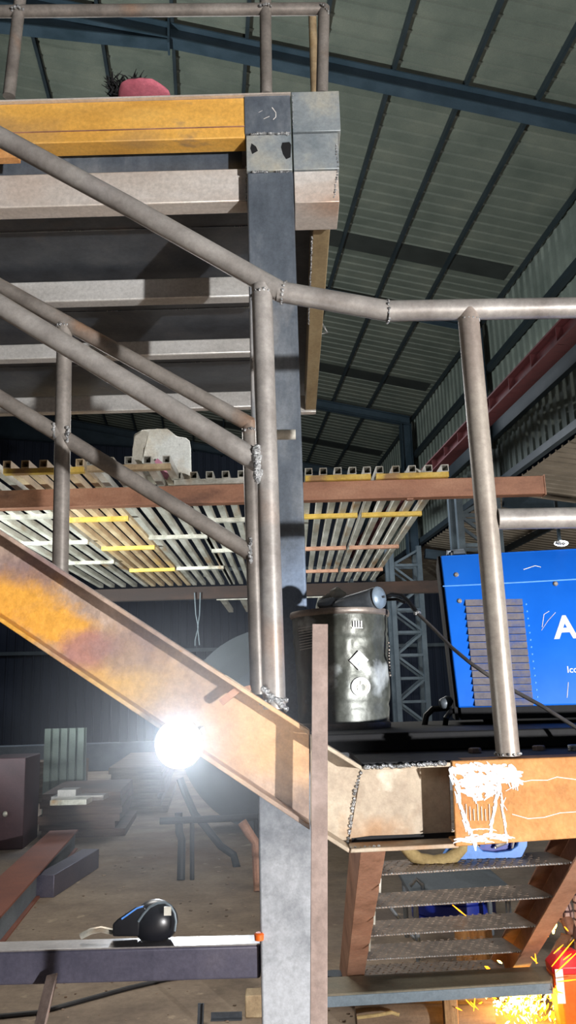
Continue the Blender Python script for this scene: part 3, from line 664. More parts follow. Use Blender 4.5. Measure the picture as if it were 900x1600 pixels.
# ================================================================== PAIL + TOOLS ON LANDING
DC = P(539, 1136, 2.06); DC.y = 2.1; DC.z = ZS
dr = thing('tin_pail', 'dented dark tin pail with white hazard marks standing on the landing', 'pail', DC)
HT = P(539, 952, 1.99).z - ZS; rt, rb = .1215, .112
def dwob(t, h):
    return (.045*mnoise.noise(V((cos(t)*2.6, sin(t)*2.6, h*11)))+.02*mnoise.noise(V((cos(t)*6, sin(t)*6, h*30))))*min(1, max(0, (HT-h)*14))*min(1, max(0, h*14))
rad = lambda h: rb+(rt-rb)*h/HT
prof = [(rb-.004, 0), (rb, .004)] + [(rad(HT*k/30)-(.0025 if k in (6, 24) else 0), HT*k/30) for k in range(1, 31)] + [(rt-.006, HT), (rb-.006, .01)]
MB().lathe(prof, DC, n=72, wob=dwob).build('body', M_DRUM, dr, smooth=60)
MB().lathe([(rt-.002, HT-.012), (rt+.004, HT-.01), (rt+.006, HT-.003), (rt+.004, HT+.004), (rt-.004, HT+.004), (rt-.006, HT-.004)], DC, n=64).build('rim', M_RIM, dr, smooth=60)
MB().lathe([(rb+.003, .0), (rb+.005, .006), (rb+.004, .014), (rb-.002, .016)], DC, n=64).build('bottom_seam', M_RIM, dr, smooth=60)
def D(px, py, off=.0025):
    d = ray(px, py); t = 1.8/d.y
    for _ in range(40):
        p = CAM+d*t; h = min(max(p.z-ZS, 0), HT); r = rad(h)+off
        dx, dy = p.x-DC.x, p.y-DC.y
        err = sqrt(dx*dx+dy*dy)-r
        ang = 0
        t += err*.7
    p = CAM+d*t; h = min(max(p.z-ZS, 0), HT); th = atan2(p.y-DC.y, p.x-DC.x); rr = (rad(h))*(1)+off
    return V((DC.x+rr*cos(th), DC.y+rr*sin(th), p.z))
def decal(m, poly, nsub=6, off=.0045):
    cx = sum(p[0] for p in poly)/len(poly); cy = sum(p[1] for p in poly)/len(poly)
    pts = []
    for (x0, y0), (x1, y1) in zip(poly, poly[1:]+poly[:1]):
        for k in range(nsub): pts.append((x0+(x1-x0)*k/nsub, y0+(y1-y0)*k/nsub))
    prev = None; c = m.b.verts.new(D(cx, cy, off))
    R = [[m.b.verts.new(D(cx+(x-cx)*f, cy+(y-cy)*f, off)) for x, y in pts] for f in (.5, 1)]
    n = len(pts)
    for i in range(n):
        j = (i+1) % n
        m.b.faces.new((c, R[0][i], R[0][j])); m.b.faces.new((R[0][i], R[1][i], R[1][j], R[0][j]))
m = MB(); decal(m, [(561, 1016), (576, 1031), (562, 1048), (546, 1032)]); m.build('hazard_diamond', M_WHITE, dr)
m = MB(); decal(m, [(559, 1038), (562, 1034), (564, 1038), (562, 1041), (560, 1041)], 3, .0055); m.build('flame_symbol', M_GREYP, dr)
circ = lambda x, y, r, n=28: [(x+r*cos(2*pi*i/n), y+r*sin(2*pi*i/n)) for i in range(n)]
m = MB()
R0, R1 = circ(564, 1073, 15), circ(564, 1073, 12.2)
a = [m.b.verts.new(D(x, y, .0045)) for x, y in R0]; b = [m.b.verts.new(D(x, y, .0045)) for x, y in R1]
for i in range(28): j = (i+1) % 28; m.b.faces.new((a[i], a[j], b[j], b[i]))
R0, R1 = circ(564, 1073, 11.2), circ(564, 1073, 9.2)
a = [m.b.verts.new(D(x, y, .0045)) for x, y in R0]; b = [m.b.verts.new(D(x, y, .0045)) for x, y in R1]
for i in range(28): j = (i+1) % 28; m.b.faces.new((a[i], a[j], b[j], b[i]))
m.build('round_emblem', M_WHITE, dr)
m = MB(); decal(m, circ(564, 1073, 12.2), 1, .0038); m.build('emblem_ground', M_GALV, dr)
m = MB(); decal(m, [(558, 1073), (560, 1069), (564, 1071), (568, 1069), (571, 1073), (570, 1078), (566, 1080), (562, 1080), (559, 1078)], 2, .0058); decal(m, [(563, 1070), (563, 1064), (565, 1064), (564.5, 1070)], 2, .0058); m.build('emblem_symbol', M_DRUM, dr)
m = MB()
for k in range(4): decal(m, [(551.5+k*4, 970), (553.7+k*4, 970), (553.9+k*4, 979.5), (551.7+k*4, 979.5)], 2)
decal(m, [(550, 980.5), (567, 980.5), (567, 981.7), (550, 981.7)], 3); m.build('bar_mark', M_WHITE, dr)
m = MB()
for k in range(9):
    y = 980+k*4.2; decal(m, [(466+k*.3, y+1.5), (489, y-2.5), (489, y-1.6), (466+k*.3, y+2.4)], 3)
m.build('label_line', M_CHALK, dr)
# handle lugs / side crease
m = MB(); m.bead([D(607, 1005, .004), D(610, 1060, .004)], .003, .008); m.build('side_seam', M_RIM, dr)
# tool on the pail
t = thing('angle_grinder', 'grey angle grinder lying across the rim of the tin pail', 'grinder', P(560, 945, 2.1))
zt0 = DC.z+HT+.004
a, b = P(548, 942, 2.06), P(596, 933, 2.0)
ax = (b-a).normalized()
MB().lathe([(.010, -.05), (.016, -.03), (.020, 0), (.022, .03), (.025, .06), (.027, .075), (.025, .082)], a, ax, 24).build('body', M_GREYP, t, smooth=50)
MB().lathe([(.026, .083), (.028, .085), (.026, .09), (.008, .096)], a, ax, 24).build('end_cap', mat('steel blue cap', [(110, 130, 150), (150, 168, 186)], 8, .3, .4, 0), t, smooth=50)
MB().lathe([(.003, .095), (.003, .102)], a, ax, 10).build('screw', M_DARK, t)
m = MB(); m.tube([P(545, 944, 2.07), P(520, 941, 2.1), P(502, 944, 2.14)], .013, 12); m.build('gear_head', M_DARK, t)
t = thing('paper_cup', 'small off white cup tipped over behind the grey grinder', 'cup', P(520, 938, 2.14))
MB().lathe([(.006, -.012), (.020, 0), (.020, .006), (.013, .03), (.005, .034)], P(522, 928, 2.14), V((.9, 0, -.35)), 20).build('bowl', M_PALE, t, smooth=50)
MB().tube([P(515, 929, 2.14), P(502, 938, 2.14)], .006, 10).build('stem', M_PALE, t)
m = MB(); m.tube([P(x, y, Yy) for x, y, Yy in ((593, 936, 2.05), (612, 929, 2.02), (628, 931, 2.0), (640, 942, 1.98), (652, 958, 1.95))], .0055, 10)
m.tube([P(600, 937, 2.05), P(620, 936, 2.03), P(632, 941, 2.0)], .004, 8)
tag(m.build('hose', M_RUBBER), 'black hose looping off the grinder on the pail', 'hose')
# welding cable in front of machine
t = thing('welding_cable', 'thin grey cable slanting down across the blue machine front', 'cable', P(760, 1050, 1.8))
m = MB(); m.tube([P(x, y, Yy) for x, y, Yy in ((652, 958, 1.95), (680, 985, 1.9), (705, 1011, 1.85), (735, 1036, 1.8), (770, 1060, 1.78), (808, 1082, 1.76), (845, 1102, 1.74), (905, 1140, 1.7), (960, 1178, 1.66))], .0042, 10); m.build('sheath', M_CABLE, t)
m = MB(); m.ball(P(652, 958, 1.95), .007, (1.3, 1, 1), 2); m.build('tip', M_WELD, t)

# ================================================================== BLUE WELDING MACHINE
O = P(688, 868, 2.1); ya = radians(-9); ux = V((cos(ya), sin(ya), 0)); uz = V((0, 0, 1)); nf = ux.cross(uz); nb = -nf
def MP(px, py): return PPL(px, py, O, nf)
wm = thing('welding_machine', 'bright blue welding machine with louvred side and white lettering on the landing', 'welding machine', (O+ux*.28+nb*.12)*1 + V((0, 0, ZS-O.z-0)))
zb = MP(716, 1106).z
Hm = O.z-zb; Wm = .62; Dm = .26
lean = (MP(716, 1106)-O).dot(ux)
def mq(z, inset=0, front=0):
    k = (O.z-z)/Hm; a = O+ux*(lean*k+inset)+V((0, 0, z-O.z))+nf*(front); 
    return [a, a+ux*(Wm-2*inset-lean*k), a+ux*(Wm-2*inset-lean*k)+nb*(Dm+front), a+nb*(Dm+front)]
MB().loft([mq(zb), mq(O.z-.004), mq(O.z)]).build('cover', M_MBLUE, wm, bevel=.005)
MB().loft([mq(ZS+.012, .006, -.004), mq(zb, .006, -.004)]).build('base', M_BLACK, wm)
for k in (0, 1):
    c = O+ux*(.10+.42*k)+nb*.13; MB().lathe([(.014, 0), (.018, .012)], V((c.x, c.y, ZS)), n=14).build('foot', M_RUBBER, wm)
# dark front lip on left end
a = O+nf*.001
MB().loft([[O+ux*-.008+nb*.01, O+ux*0+nb*.01, O+ux*0+nb*.25, O+ux*-.008+nb*.25], [p+ux*lean+V((0, 0, zb-O.z-.03)) for p in (O+ux*-.008+nb*.01, O+nb*.01, O+nb*.25, O+ux*-.008+nb*.25)]]).build('front_panel', M_BLACK, wm)
# fold line of the lid
m = MB(); m.strip([MP(692, 916), MP(760, 913), MP(905, 905)], .003, nf, .0012); m.build('lid_fold', mat('pale blue edge', [(80, 150, 230), (110, 170, 236)], 5, .1, .4, 0), wm)
for (x, y) in ((713, 898), (718, 939), (868, 912)):
    m = MB(); m.lathe([(.006, 0), (.006, .002), (.0035, .004)], MP(x, y), nf, 14); m.build('screw', M_SCREW, wm)
# louvres
mL = MB(); mD = MB()
for k in range(15):
    y = 937+k*11.15; xo = k*1.05
    for xa_, xb_ in ((727+xo, 816+xo*1.15),):
        a, b = MP(xa_, y), MP(xb_, y-1.2); c, d = MP(xb_+.6, y+8.6), MP(xa_+.6, y+9.8)
        lift = nf*.007
        mL.loft([[a, b, c, d], [a+lift*.15, b+lift*.15, c+lift, d+lift]])
    m2 = MP(xa_, y+10), MP(xb_, y+8.8)
    mD.strip([m2[0], m2[1]], .0022, nf, .0006)
mL.build('louvre', M_DUST, wm); mD.build('louvre_slot', M_BLACK, wm)
m = MB()
for k in range(14):
    p = MP(820+k*1.35+2, 944+k*11.15); m.lathe([(.0025, 0), (.001, .0015)], p, nf, 8)
m.build('dimple', mat('dimple blue', [(90, 160, 240), (120, 180, 245)], 5, 0, .4, 0), wm)
bl = MP(868, 997); hgt = (MP(868, 963)-bl).length/.70
text('A', bl, ux, uz, hgt, M_WHITE, wm, bold=.03)
bl = MP(886, 1051); hgt = (MP(886, 1041)-bl).length/.7
text('Ico', bl, ux, uz, hgt, M_WHITE, wm, 'small_lettering', .01)
m = MB()
m.strip([MP(847, 980), MP(850, 960), MP(858, 955)], .0014, nf); m.strip([MP(818, 890), MP(836, 884), MP(845, 886)], .0018, nf); m.strip([MP(888, 1066), MP(886, 1090)], .0016, nf); m.strip([MP(846, 985), MP(856, 970), MP(868, 957)], .001, nf); m.build('scratch', M_CHALK, wm)
# carrying bracket
hb_ = O+ux*.035+nb*.10
m = MB(); m.tube([hb_+V((-.015, 0, 0)), hb_+V((-.012, 0, .026)), hb_+V((.03, 0, .03)), hb_+V((.036, 0, 0))], .004, 8); m.build('carry_bracket', M_GREYP, wm)
m = MB(); m.loft([[hb_+V((-.005, -.02, .0)), hb_+V((.035, -.02, .0)), hb_+V((.035, .02, 0)), hb_+V((-.005, .02, 0))], [hb_+V((0, -.012, .027)), hb_+V((.03, -.012, .027)), hb_+V((.03, .012, .027)), hb_+V((0, .012, .027))]]); m.build('bracket_plate', M_GREYP, wm, bevel=.003)
m = MB(); m.bead([MP(869, 849), MP(885, 850)], .006, .006); o = m.build('edge_beads', M_WELD, wm)  # row of small shiny metal beads along the cover's top edge
# cables at the machine front
t = thing('cable_plug', 'black welding cable plugs hanging at the left end of the blue machine', 'cable', P(690, 1130, 2.15))
m = MB(); m.tube([P(662, 1140, 2.18), P(666, 1118, 2.18), P(676, 1108, 2.18), P(700, 1106, 2.2)], .008, 10); m.tube([P(695, 1138, 2.12), P(697, 1122, 2.1), P(704, 1112, 2.12), P(712, 1110, 2.15)], .007, 10); m.build('cable', M_RUBBER, t)
m = MB(); m.lathe([(.008, 0), (.014, .006), (.014, .026), (.009, .034)], P(688, 1102, 2.14), V((1, .3, .45)), 16); m.build('plug', M_GREYP, t, smooth=50)

# ================================================================== LOWER STAIR
zt = (.88, .33)
L0, L3 = PZ(592, 1366, zt[0]), PZ(570, 1499, zt[1]); R0_, R3 = PZ(885, 1348, zt[0]), PZ(807, 1487, zt[1])
dL, dR = (L3-L0)/3, (R3-R0_)/3

# force both flights parallel
dS = (dL+dR)/2; cx = (R0_-L0); wdir = V((cx.x, cx.y, 0)).normalized(); bdir = V((-wdir.y, wdir.x, 0))
ls = thing('lower_staircase', 'lower flight of chequer plate treads between brown channel stringers going down behind the landing', 'staircase', (L0+dS*4+R0_+dS*4)/2*1)
Wst = cx.length
for i in range(-2, 6):
    A = L0+dL*i; B = R0_+dR*i
    if A.z < .06: continue
    A = A-wdir*.05; B = B+wdir*.03
    m = MB(); dep = .23
    m.loft([[A-V((0, 0, .005)), B-V((0, 0, .005)), B+bdir*dep-V((0, 0, .005)), A+bdir*dep-V((0, 0, .005))], [A, B, B+bdir*dep, A+bdir*dep]])
    # raised chequer lozenges
    nx, ny = int(Wst/.034), 7
    for a in range(nx):
        for c in range(ny):
            o = A+wdir*(.012+a*.034+(.017 if c % 2 else 0))+bdir*(.018+c*.031)
            d = (wdir+bdir*(.8 if (a+c) % 2 else -.8)).normalized()*.011; n_ = V((-d.y, d.x, 0)).normalized()*.0035
            m.loft([[o-d, o-n_, o+d, o+n_], [o-d*.6+V((0, 0, .003)), o-n_*.5+V((0, 0, .003)), o+d*.6+V((0, 0, .003)), o+n_*.5+V((0, 0, .003))]])
    tr = m.build('tread', M_TREAD, ls)
    m = MB(); m.bead([A+V((0, -.002, -.001)), A.lerp(B, .35)+V((0, -.002, -.001)), B+V((0, -.002, -.001))], .0035, .012); m.build('edge_weld', M_WELD, tr)
def stringer(a0, d, side):
    e = d.normalized(); up = wdir.cross(e)
    if up.z < 0: up = -up
    f = 2.45; A = a0 - d*f; k = (a0.z-.01)/(-d.z); B = a0 + d*k
    m = MB(); w = .085*side; h = .16
    pr = [(0, 0), (w, 0), (w, h), (0, h), (0, h-.008), (w-.008*side, h-.008), (w-.008*side, .008), (0, .008)]
    m.loft([[O_ + wdir*a + up*(b-.03) for a, b in pr] for O_ in (A, B)])
    m.build('stringer', M_BROWN, ls, bevel=.0015)
stringer(L0, dL, -1); stringer(R0_, dR, 1)
m = MB()
for i in (0, 1, 2):
    A = L0+dL*i; m.rect(A+V((.004, -.006, -.012)), A+V((.0, -.006, -.06)), .007, .003, V((0, 1, 0)))
m.build('cleat', M_GALV, ls)
# cross channel at the foot
ZB = .24
fL, fR = PZ(440, 1558, ZB), PZ(862, 1533, ZB); bL, bR = PZ(440, 1530, ZB), PZ(867, 1508, ZB)
m = MB(); hgt = .05
m.loft([[fL-V((0, 0, hgt)), fR-V((0, 0, hgt)), bR-V((0, 0, hgt)), bL-V((0, 0, hgt))], [fL, fR, bR, bL]])
tag(m.build('cross_channel', mat('olive primer steel', [(92, 88, 76), (116, 110, 94), (126, 116, 98)], 5, .15, .55, .08, (1, 1, 1), [((136, 96, 78), 3, .6, .15)]), bevel=.006), 'olive grey cross channel lying across the foot of the lower stair', 'beam')
m = MB(); a, b = fL.lerp(fR, .25), fL.lerp(fR, .985)
m = MB(); m.loft([[p+V((0, -.004, z)) for p, z in ((fL, -hgt), (fR, -hgt), (fR, -.008), (fL, -.008))], [p+V((0, -.0005, z)) for p, z in ((fL, -hgt), (fR, -hgt), (fR, -.008), (fL, -.008))]])
tag(m.build('edge_strip', mat('blue grey edge', [(84, 98, 108), (112, 126, 136)], 6, .3, .45, .05)), 'blue grey steel edge strip along the front of the cross channel', 'strip')
m = MB(); a = fL.lerp(fR, .62)+V((0, .03, -.05)); m.box(a.x-.03, a.x+.03, a.y, a.y+.06, 0, a.z); tag(m.build('support_block', M_ROOT, bevel=.004), 'wooden block propping up the cross channel near the sparks', 'block')
m = MB(); a = fL.lerp(fR, .12)+V((0, .03, -.05)); m.box(a.x-.03, a.x+.03, a.y, a.y+.06, 0, a.z); tag(m.build('support_block', M_ROOT, bevel=.004), 'wooden block propping up the cross channel beside the flat bar', 'block')

# blue tub, beige pad on the top tread
T0 = (L0+R0_)/2 - dS
zz = (L0).z
t = thing('plastic_basin', 'light blue plastic basin with open grip slot sitting on the top tread', 'basin', PZ(745, 1350, zz+.003))
Yb = PZ(745, 1345, zz).y+.03
m = MB(); outl = [(686, 1346), (700, 1325), (720, 1309), (725, 1285), (826, 1285), (824, 1322), (816, 1339), (800, 1345), (740, 1347)]
inn = [(742, 1318), (752, 1312), (765, 1300), (806, 1297), (812, 1306), (808, 1322), (798, 1329), (775, 1332), (755, 1330)]
OA = [P(x, y, Yb) for x, y in outl]; IA = [P(x, y, Yb) for x, y in inn]
dd = V((0, .03, 0))
m.loft([IA, OA, [p+dd for p in OA], [p+dd for p in IA], IA], caps=False); bmesh.ops.remove_doubles(m.b, verts=m.b.verts, dist=1e-5); m.build('rim_panel', M_LBLUE, t, bevel=.006)
m = MB(); m.loft([[P(x, y, Yb)+V((0, .032, 0)) for x, y in ((700, 1342), (820, 1338), (824, 1290), (715, 1295))], [P(x, y, Yb)+V((0, .24, 0)) for x, y in ((710, 1342), (812, 1338), (818, 1290), (718, 1295))]]); m.build('bowl', M_DBLUE, t, bevel=.01)
m = MB()
for k in range(7): m.tube([P(746+k*9, 1326-k % 3*6, Yb+.012), P(756+k*8, 1306+k % 2*6, Yb+.02)], .005, 8)
m.tube([P(775, 1322, Yb+.01), P(790, 1316, Yb+.01), P(803, 1305, Yb+.01)], .008, 10); m.build('tool_bits', M_SCREW, t)
m = MB(); m.rect(P(738, 1308, Yb-.006), P(757, 1323, Yb-.006), .012, .006, V((0, -1, 0))); m.build('slot_rib', mat('darker blue', [(30, 70, 150), (40, 84, 170)], 6, 0, .5, 0), t)  # darker blue bar at the grip slot
m = MB(); pts = [P(678+44*cos(a), 1318+28*sin(a), Yb-.05) for a in [2*pi*k/24 for k in range(25)]]
m.tube(pts, [.022+.003*(k % 2) for k in range(25)], 12); tag(m.build('canvas_pad', M_BEIGE), 'beige stitched canvas ring leaning against the light blue basin', 'pad')

# ================================================================== LOWER LEFT: BASE BEAM, HELMET
YB = 2.36
zb1, zb0 = P(200, 1480, YB).z, P(200, 1535, YB).z
bb = thing('base_beam', 'blue violet box beam low across the left joining the column', 'beam', (-.5, YB, zb0))
dp = PZ(200, 1466, zb1).y-YB
MB().box(-1.7, xl-.002, YB, YB+dp, zb0, zb1-.004).build('box_section', M_PURP, bb, bevel=.006)
MB().box(-1.7, xl-.002, YB, YB+dp, zb1-.004, zb1).build('top_face', M_TOPB, bb, bevel=.001)
m = MB(); a, b = P(88, 1526, YB-.03), P(64, 1625, YB-.12); b2 = a+(b-a)*((a.z-.0)/(a.z-b.z))
m.prism([(-.018, -.018), (.018, -.018), (.018, -.013), (-.013, -.013), (-.013, .018), (-.018, .018)], a, b2, V((0.5, 1, 0))); tag(m.build('support_prop', M_BAR, bevel=.001), 'slanted brown angle iron prop under the violet base beam', 'prop')
t = thing('welding_helmet', 'black welding helmet lying on the violet base beam', 'helmet', P(235, 1464, YB+.06))
hc = P(243, 1440, YB+.07)
m = MB(); m.ball(hc, .062, (1.0, .75, .92), 3)
for v in m.b.verts:
    if v.co.z < zb1+.003: v.co.z = zb1+.003
m.build('shell', M_HELM, t)
m = MB()
o4 = [(176, 1463), (176, 1444), (184, 1436), (212, 1417), (226, 1414), (230, 1422), (218, 1440), (217, 1463)]
m.loft([[P(x, y, YB+.02) for x, y in o4], [P(x, y, YB+.09) for x, y in o4]]); m.build('face_guard', M_HELM, t, bevel=.004)
m = MB()
m.tube([P(x, y, YB+.018) for x, y in ((216, 1440), (224, 1428), (234, 1417), (246, 1411), (258, 1410), (267, 1416), (273, 1427), (275, 1440), (273, 1455))], .0035, 8); m.build('rim_highlight', M_LATT, t)  # pale tube along the shell edge stands in for its rim light
m = MB(); m.box(P(256, 1418, YB+.01).x, P(267, 1430, YB+.01).x, YB+.012, YB+.016, P(260, 1431, YB+.01).z, P(260, 1417, YB+.01).z); m.build('sticker', M_PALE, t)
m = MB(); m.strip([P(190, 1436, YB+.018), P(214, 1419, YB+.018), P(224, 1416, YB+.018)], .004, nF); m.build('visor_edge', M_LBLUE, t)
m = MB(); m.tube([P(176, 1456, YB+.05), P(158, 1452, YB+.05), P(142, 1455, YB+.05), P(126, 1463, YB+.05)], .008, 8); m.build('headband', M_GALV, t)
m = MB(); m.lathe([(.006, 0), (.012, .002), (.013, .016), (.009, .02)], P(405, 1470, YB-.02)-V((0, 0, .0)), V((0, 0, 1)), 14); o = tag(m.build('plastic_cup', M_ORANGE), 'small orange plastic cup wedged between base beam and column', 'cup')
# floor bits near the column
def gtorus(c, R, r, n=30): return [V(c)+V((R*cos(t), R*sin(t), 0)) for t in [2*pi*k/n for k in range(n+1)]]
m = MB(); c = PZ(408, 1560, .02)
for k in range(3): m.tube(gtorus(c+V((0, 0, .012*k)), .075-.004*k, .006), .006, 8)
tag(m.build('wire_coil', M_RTUBE), 'small coil of rusty wire on the floor beside the column', 'wire coil')
m = MB(); c = PZ(400, 1585, 0); m.box(c.x-.05, c.x+.06, c.y-.05, c.y+.06, 0, .1); tag(m.build('steel_block', M_RTUBE, bevel=.006), 'rusty block on the floor left of the column foot', 'block')
m = MB(); c = PZ(354, 1592, 0); m.prism(ANG(.03, .004), c+V((-.075, 0, .001)), c+V((.075, .0, .001))); tag(m.build('angle_offcut', M_DARK), 'short angle iron offcut flat on the floor by the column', 'offcut')
m = MB(); c = PZ(318, 1600, 0); m.prism(ANG(.03, .004), c+V((0, 0, .0)), c+V((.004, 0, .09))); tag(m.build('angle_offcut', M_DARK), 'short angle iron offcut standing upright on the floor', 'offcut')
m = MB(); m.tube([PZ(x, y, .012) for x, y in ((-20, 1590), (60, 1582), (130, 1563), (200, 1544), (260, 1530), (330, 1520))], .012, 8); tag(m.build('floor_cable', M_RUBBER), 'dark cable running over the floor under the base beam', 'cable')
m = MB()
for k in range(150):
    x, y = random.uniform(-20, 400), random.uniform(1300, 1600)
    p = PZ(x, y, 0); s = random.uniform(.003, .009)*min(1.6, p.y/5)
    m.ball(p+V((0, 0, s*.4)), s, (1.4, 1, .6), 1, .4)
for k in range(60):
    p = PZ(random.uniform(510, 760), random.uniform(1560, 1610), 0); s = random.uniform(.004, .014); m.ball(p+V((0, 0, s*.4)), s, (1.4, 1, .6), 1, .4)
tag(m.build('floor_debris', M_GROUND), 'scattered grit and scrap chips over the workshop floor', 'debris', kind='stuff')

# ================================================================== YARD STUFF, LEFT BACKGROUND
def vbox(m, p, w, l, h, z=0):      # box aligned with the shed axes, front left bottom corner p
    p = V(p); q = [p, p+UX*w, p+UX*w+VX*l, p+VX*l]
    return m.loft([[V((c.x, c.y, z)) for c in q], [V((c.x, c.y, z+h)) for c in q]])
t = thing('steel_beam', 'long red brown steel beam lying on the floor at far left', 'beam', PZ(20, 1440, 0))
zT = .2; a = PZ(0, 1432, zT); b = PZ(122, 1296, zT); c = PZ(82, 1296, zT); ww = (b-c).length; dd = (b-a).normalized(); a = a-dd*.8; sd = V((-dd.y, dd.x, 0))
for nm, z0, z1, o0, o1, mt in (('top_flange', .185, .2, 0, ww, M_REDB), ('bottom_flange', 0, .015, 0, ww, M_REDB), ('web', .015, .185, .03, .06, M_CONC)):
    m = MB(); m.loft([[V((q.x, q.y, z)) for q in (a+sd*o0, b+sd*o0, b+sd*o1, a+sd*o1)] for z in (z0, z1)]); m.build(nm, mt, t)
t_ = PZ(85, 1367, .17); e_ = PZ(155, 1326, .17); d_ = (e_-t_).normalized(); s_ = V((-d_.y, d_.x, 0)); m = MB()
m.loft([[V((q.x, q.y, z)) for q in (t_, e_, e_+s_*.16, t_+s_*.16)] for z in (0, .17)])
tag(m.build('box_beam', M_PURP, bevel=.005), 'short dark box beam on the floor right of the long red brown beam', 'beam')
def stack(name, label, cat, px0, px1, py, h, l, n, mt, jitter=.05, group=None, gap=.985):
    a = PZ(px0, py, 0); b = PZ(px1, py, 0); w = (b-a).length
    for k in range(n):
        m = MB(); j = random.uniform(-jitter, jitter); hh = h/n
        vbox(m, a+UX*j+VX*random.uniform(-jitter, jitter), w+random.uniform(-jitter, jitter), l, hh*gap, k*hh)
        lab = label % ('bottom' if k == 0 else 'top' if k == n-1 else ['second', 'third', 'fourth', 'fifth', 'sixth', 'seventh', 'eighth', 'ninth'][k-1]+' from bottom')
        tag(m.build(name, mt), lab, cat, group)
stack('steel_plate', 'rusty steel plate %s in the stack left of the timber pile', 'plate', 58, 176, 1312, .5, 1.6, 6, M_PLATEP, .05, 'stacked rusty plates')
stack('timber_plank', 'weathered plank %s in the timber pile left of the work lamp', 'plank', 168, 248, 1272, .62, 3.5, 7, M_WOOD, .06, 'timber pile planks')
stack('timber_beam', 'yellowish timber %s behind the rusty plate stack', 'timber', -40, 112, 1258, .62, .6, 3, M_WOOD, .02, 'timbers behind the plates')
m = MB(); a = PZ(-30, 1330, 0); vbox(m, a, PZ(30, 1330, 0).x-a.x, .8, .95); 
t = tag(m.build('steel_cabinet', mat('maroon steel', [(62, 44, 52), (78, 56, 62)], 3, .1, .6, .03), bevel=.01), 'dark maroon steel cabinet at the left frame edge', 'cabinet')
m = MB(); c = PZ(8, 1270, .45); c = P(8, 1272, a.y-.01); m.ball(c, .03, (1, .5, 1), 2); h_ = m.build('cabinet_knob', M_GALV, t); 
for k, (x0, x1, y) in enumerate(((84, 140, 1240), (86, 166, 1216), (96, 124, 1210))):
    Yq = (8.95, 9.3, 9.3)[k]; a = P(x0, y, Yq); b = P(x1, y-4, Yq); zz_ = .5+(0, 0, .05)[k]+.027; a.z = b.z = zz_; m = MB(); m.rect(a, b, .25, .05+.03*(k == 2)); tag(m.build('scrap_bar', M_TOPB if k else M_GALV), ['pale scrap bar lying lowest on the rusty plate stack', 'long scrap bar across the rusty plate stack', 'chunky scrap piece on top of the rusty plate stack'][k], 'scrap')
m = MB(); Yq = 12.0; xa, xb = P(70, 1140, Yq).x, P(135, 1140, Yq).x; ztp, zbt = P(100, 1138, Yq).z, 0
rows = []; x = xa; pw_ = (xb-xa)/5
for k in range(5):
    for du, h in ((0, 0), (.72, 0), (.78, .05), (.94, .05)): rows.append((xa+(k+du)*pw_, h))
rows.append((xb, 0))
m.loft([[V((x, Yq+h, zbt)) for x, h in rows]+[V((x, Yq+h+.01, zbt)) for x, h in rows[::-1]], [V((x, Yq+h, ztp)) for x, h in rows]+[V((x, Yq+h+.01, ztp)) for x, h in rows[::-1]]])
tag(m.build('ribbed_sheet', mat('pale green sheet', [(120, 138, 134), (140, 156, 150)], 2, .1, .5, 0), smooth=10), 'pale ribbed metal sheet standing upright behind the timbers', 'metal sheet')
# ring shaped tank end near the column
tk = thing('tank_shell', 'big round tank shell lying on its side behind the near post', 'tank', (P(432, 1137, 10).x, 10.2, 0))
tc = P(432, 1137, 10); R_ = tc.z
MB().lathe([(R_*.80, -.05), (R_*.83, -.05), (R_, 0), (R_, .9), (R_*.97, .9), (R_*.97, .02)], tc, V((0, 1, 0)), 64).build('rim', M_TANK, tk, smooth=30)
MB().lathe([(.02, -.12), (R_*.4, -.1), (R_*.7, -.03), (R_*.82, .05), (R_*.8, .1)], tc, V((0, 1, 0)), 64).build('dished_end', mat('dark tank dish', [(48, 54, 62), (64, 70, 78)], 2, .3, .45, .05), tk, smooth=60)
for k, (pts, r) in enumerate(((((281, 1216), (290, 1240), (304, 1272), (318, 1288), (345, 1322), (365, 1336)), .035), (((279, 1270), (280, 1300), (284, 1312)), .035), (((378, 1284), (388, 1300), (400, 1318)), .04))):
    m = MB(); q = [P(x, y, 8.2-k*.5) for x, y in pts]; q.append(V((q[-1].x+(q[-1].x-q[-2].x)*.3, q[-1].y-.1, .0))); m.tube(q, r, 10); 
    tag(m.build('bent_pipe', M_TANK if k < 2 else M_BROWN), ['long bent pale pipe leaning below the work lamp', 'short upright pale pipe below the work lamp', 'short brown pipe leaning beside the column'][k], 'pipe')
m = MB(); m.tube([P(250, 1283, 7.6), P(420, 1276, 7.6)], .03, 10); z_ = P(300, 1281, 7.6); m.tube([z_, V((z_.x, z_.y, 0))], .02, 8); z_ = P(400, 1277, 7.6); m.tube([z_, V((z_.x, z_.y, 0))], .02, 8)
tag(m.build('trestle_bar', M_TANK), 'low horizontal bar trestle in front of the bent pipes', 'trestle')

# ================================================================== BEHIND THE LOWER STAIR
t = thing('plastic_barrel', 'deep blue plastic barrel standing behind the lower treads', 'barrel', PZ(716, 1506, 0))
c = PZ(716, 1492, 0); c = V((P(718, 1450, 5.9).x, 6.08, 0)); rb_ = .285; hb2 = P(716, 1402, 5.8).z
MB().lathe([(rb_*.9, 0), (rb_, .03), (rb_, hb2*.3), (rb_*.96, hb2*.33), (rb_, hb2*.36), (rb_, hb2*.7), (rb_*.96, hb2*.73), (rb_, hb2*.76), (rb_, hb2-.03), (rb_*.92, hb2)], c, n=40).build('body', M_DBLUE, t, smooth=50)
MB().lathe([(rb_*.95, hb2-.02), (rb_*1.02, hb2), (rb_*.95, hb2+.02)], c, n=40).build('lid_ring', M_GREYP, t, smooth=50)
t = thing('work_table', 'low grey work table in front of the blue barrel behind the treads', 'table', (P(700, 1390, 5.2).x, 5.3, 0))
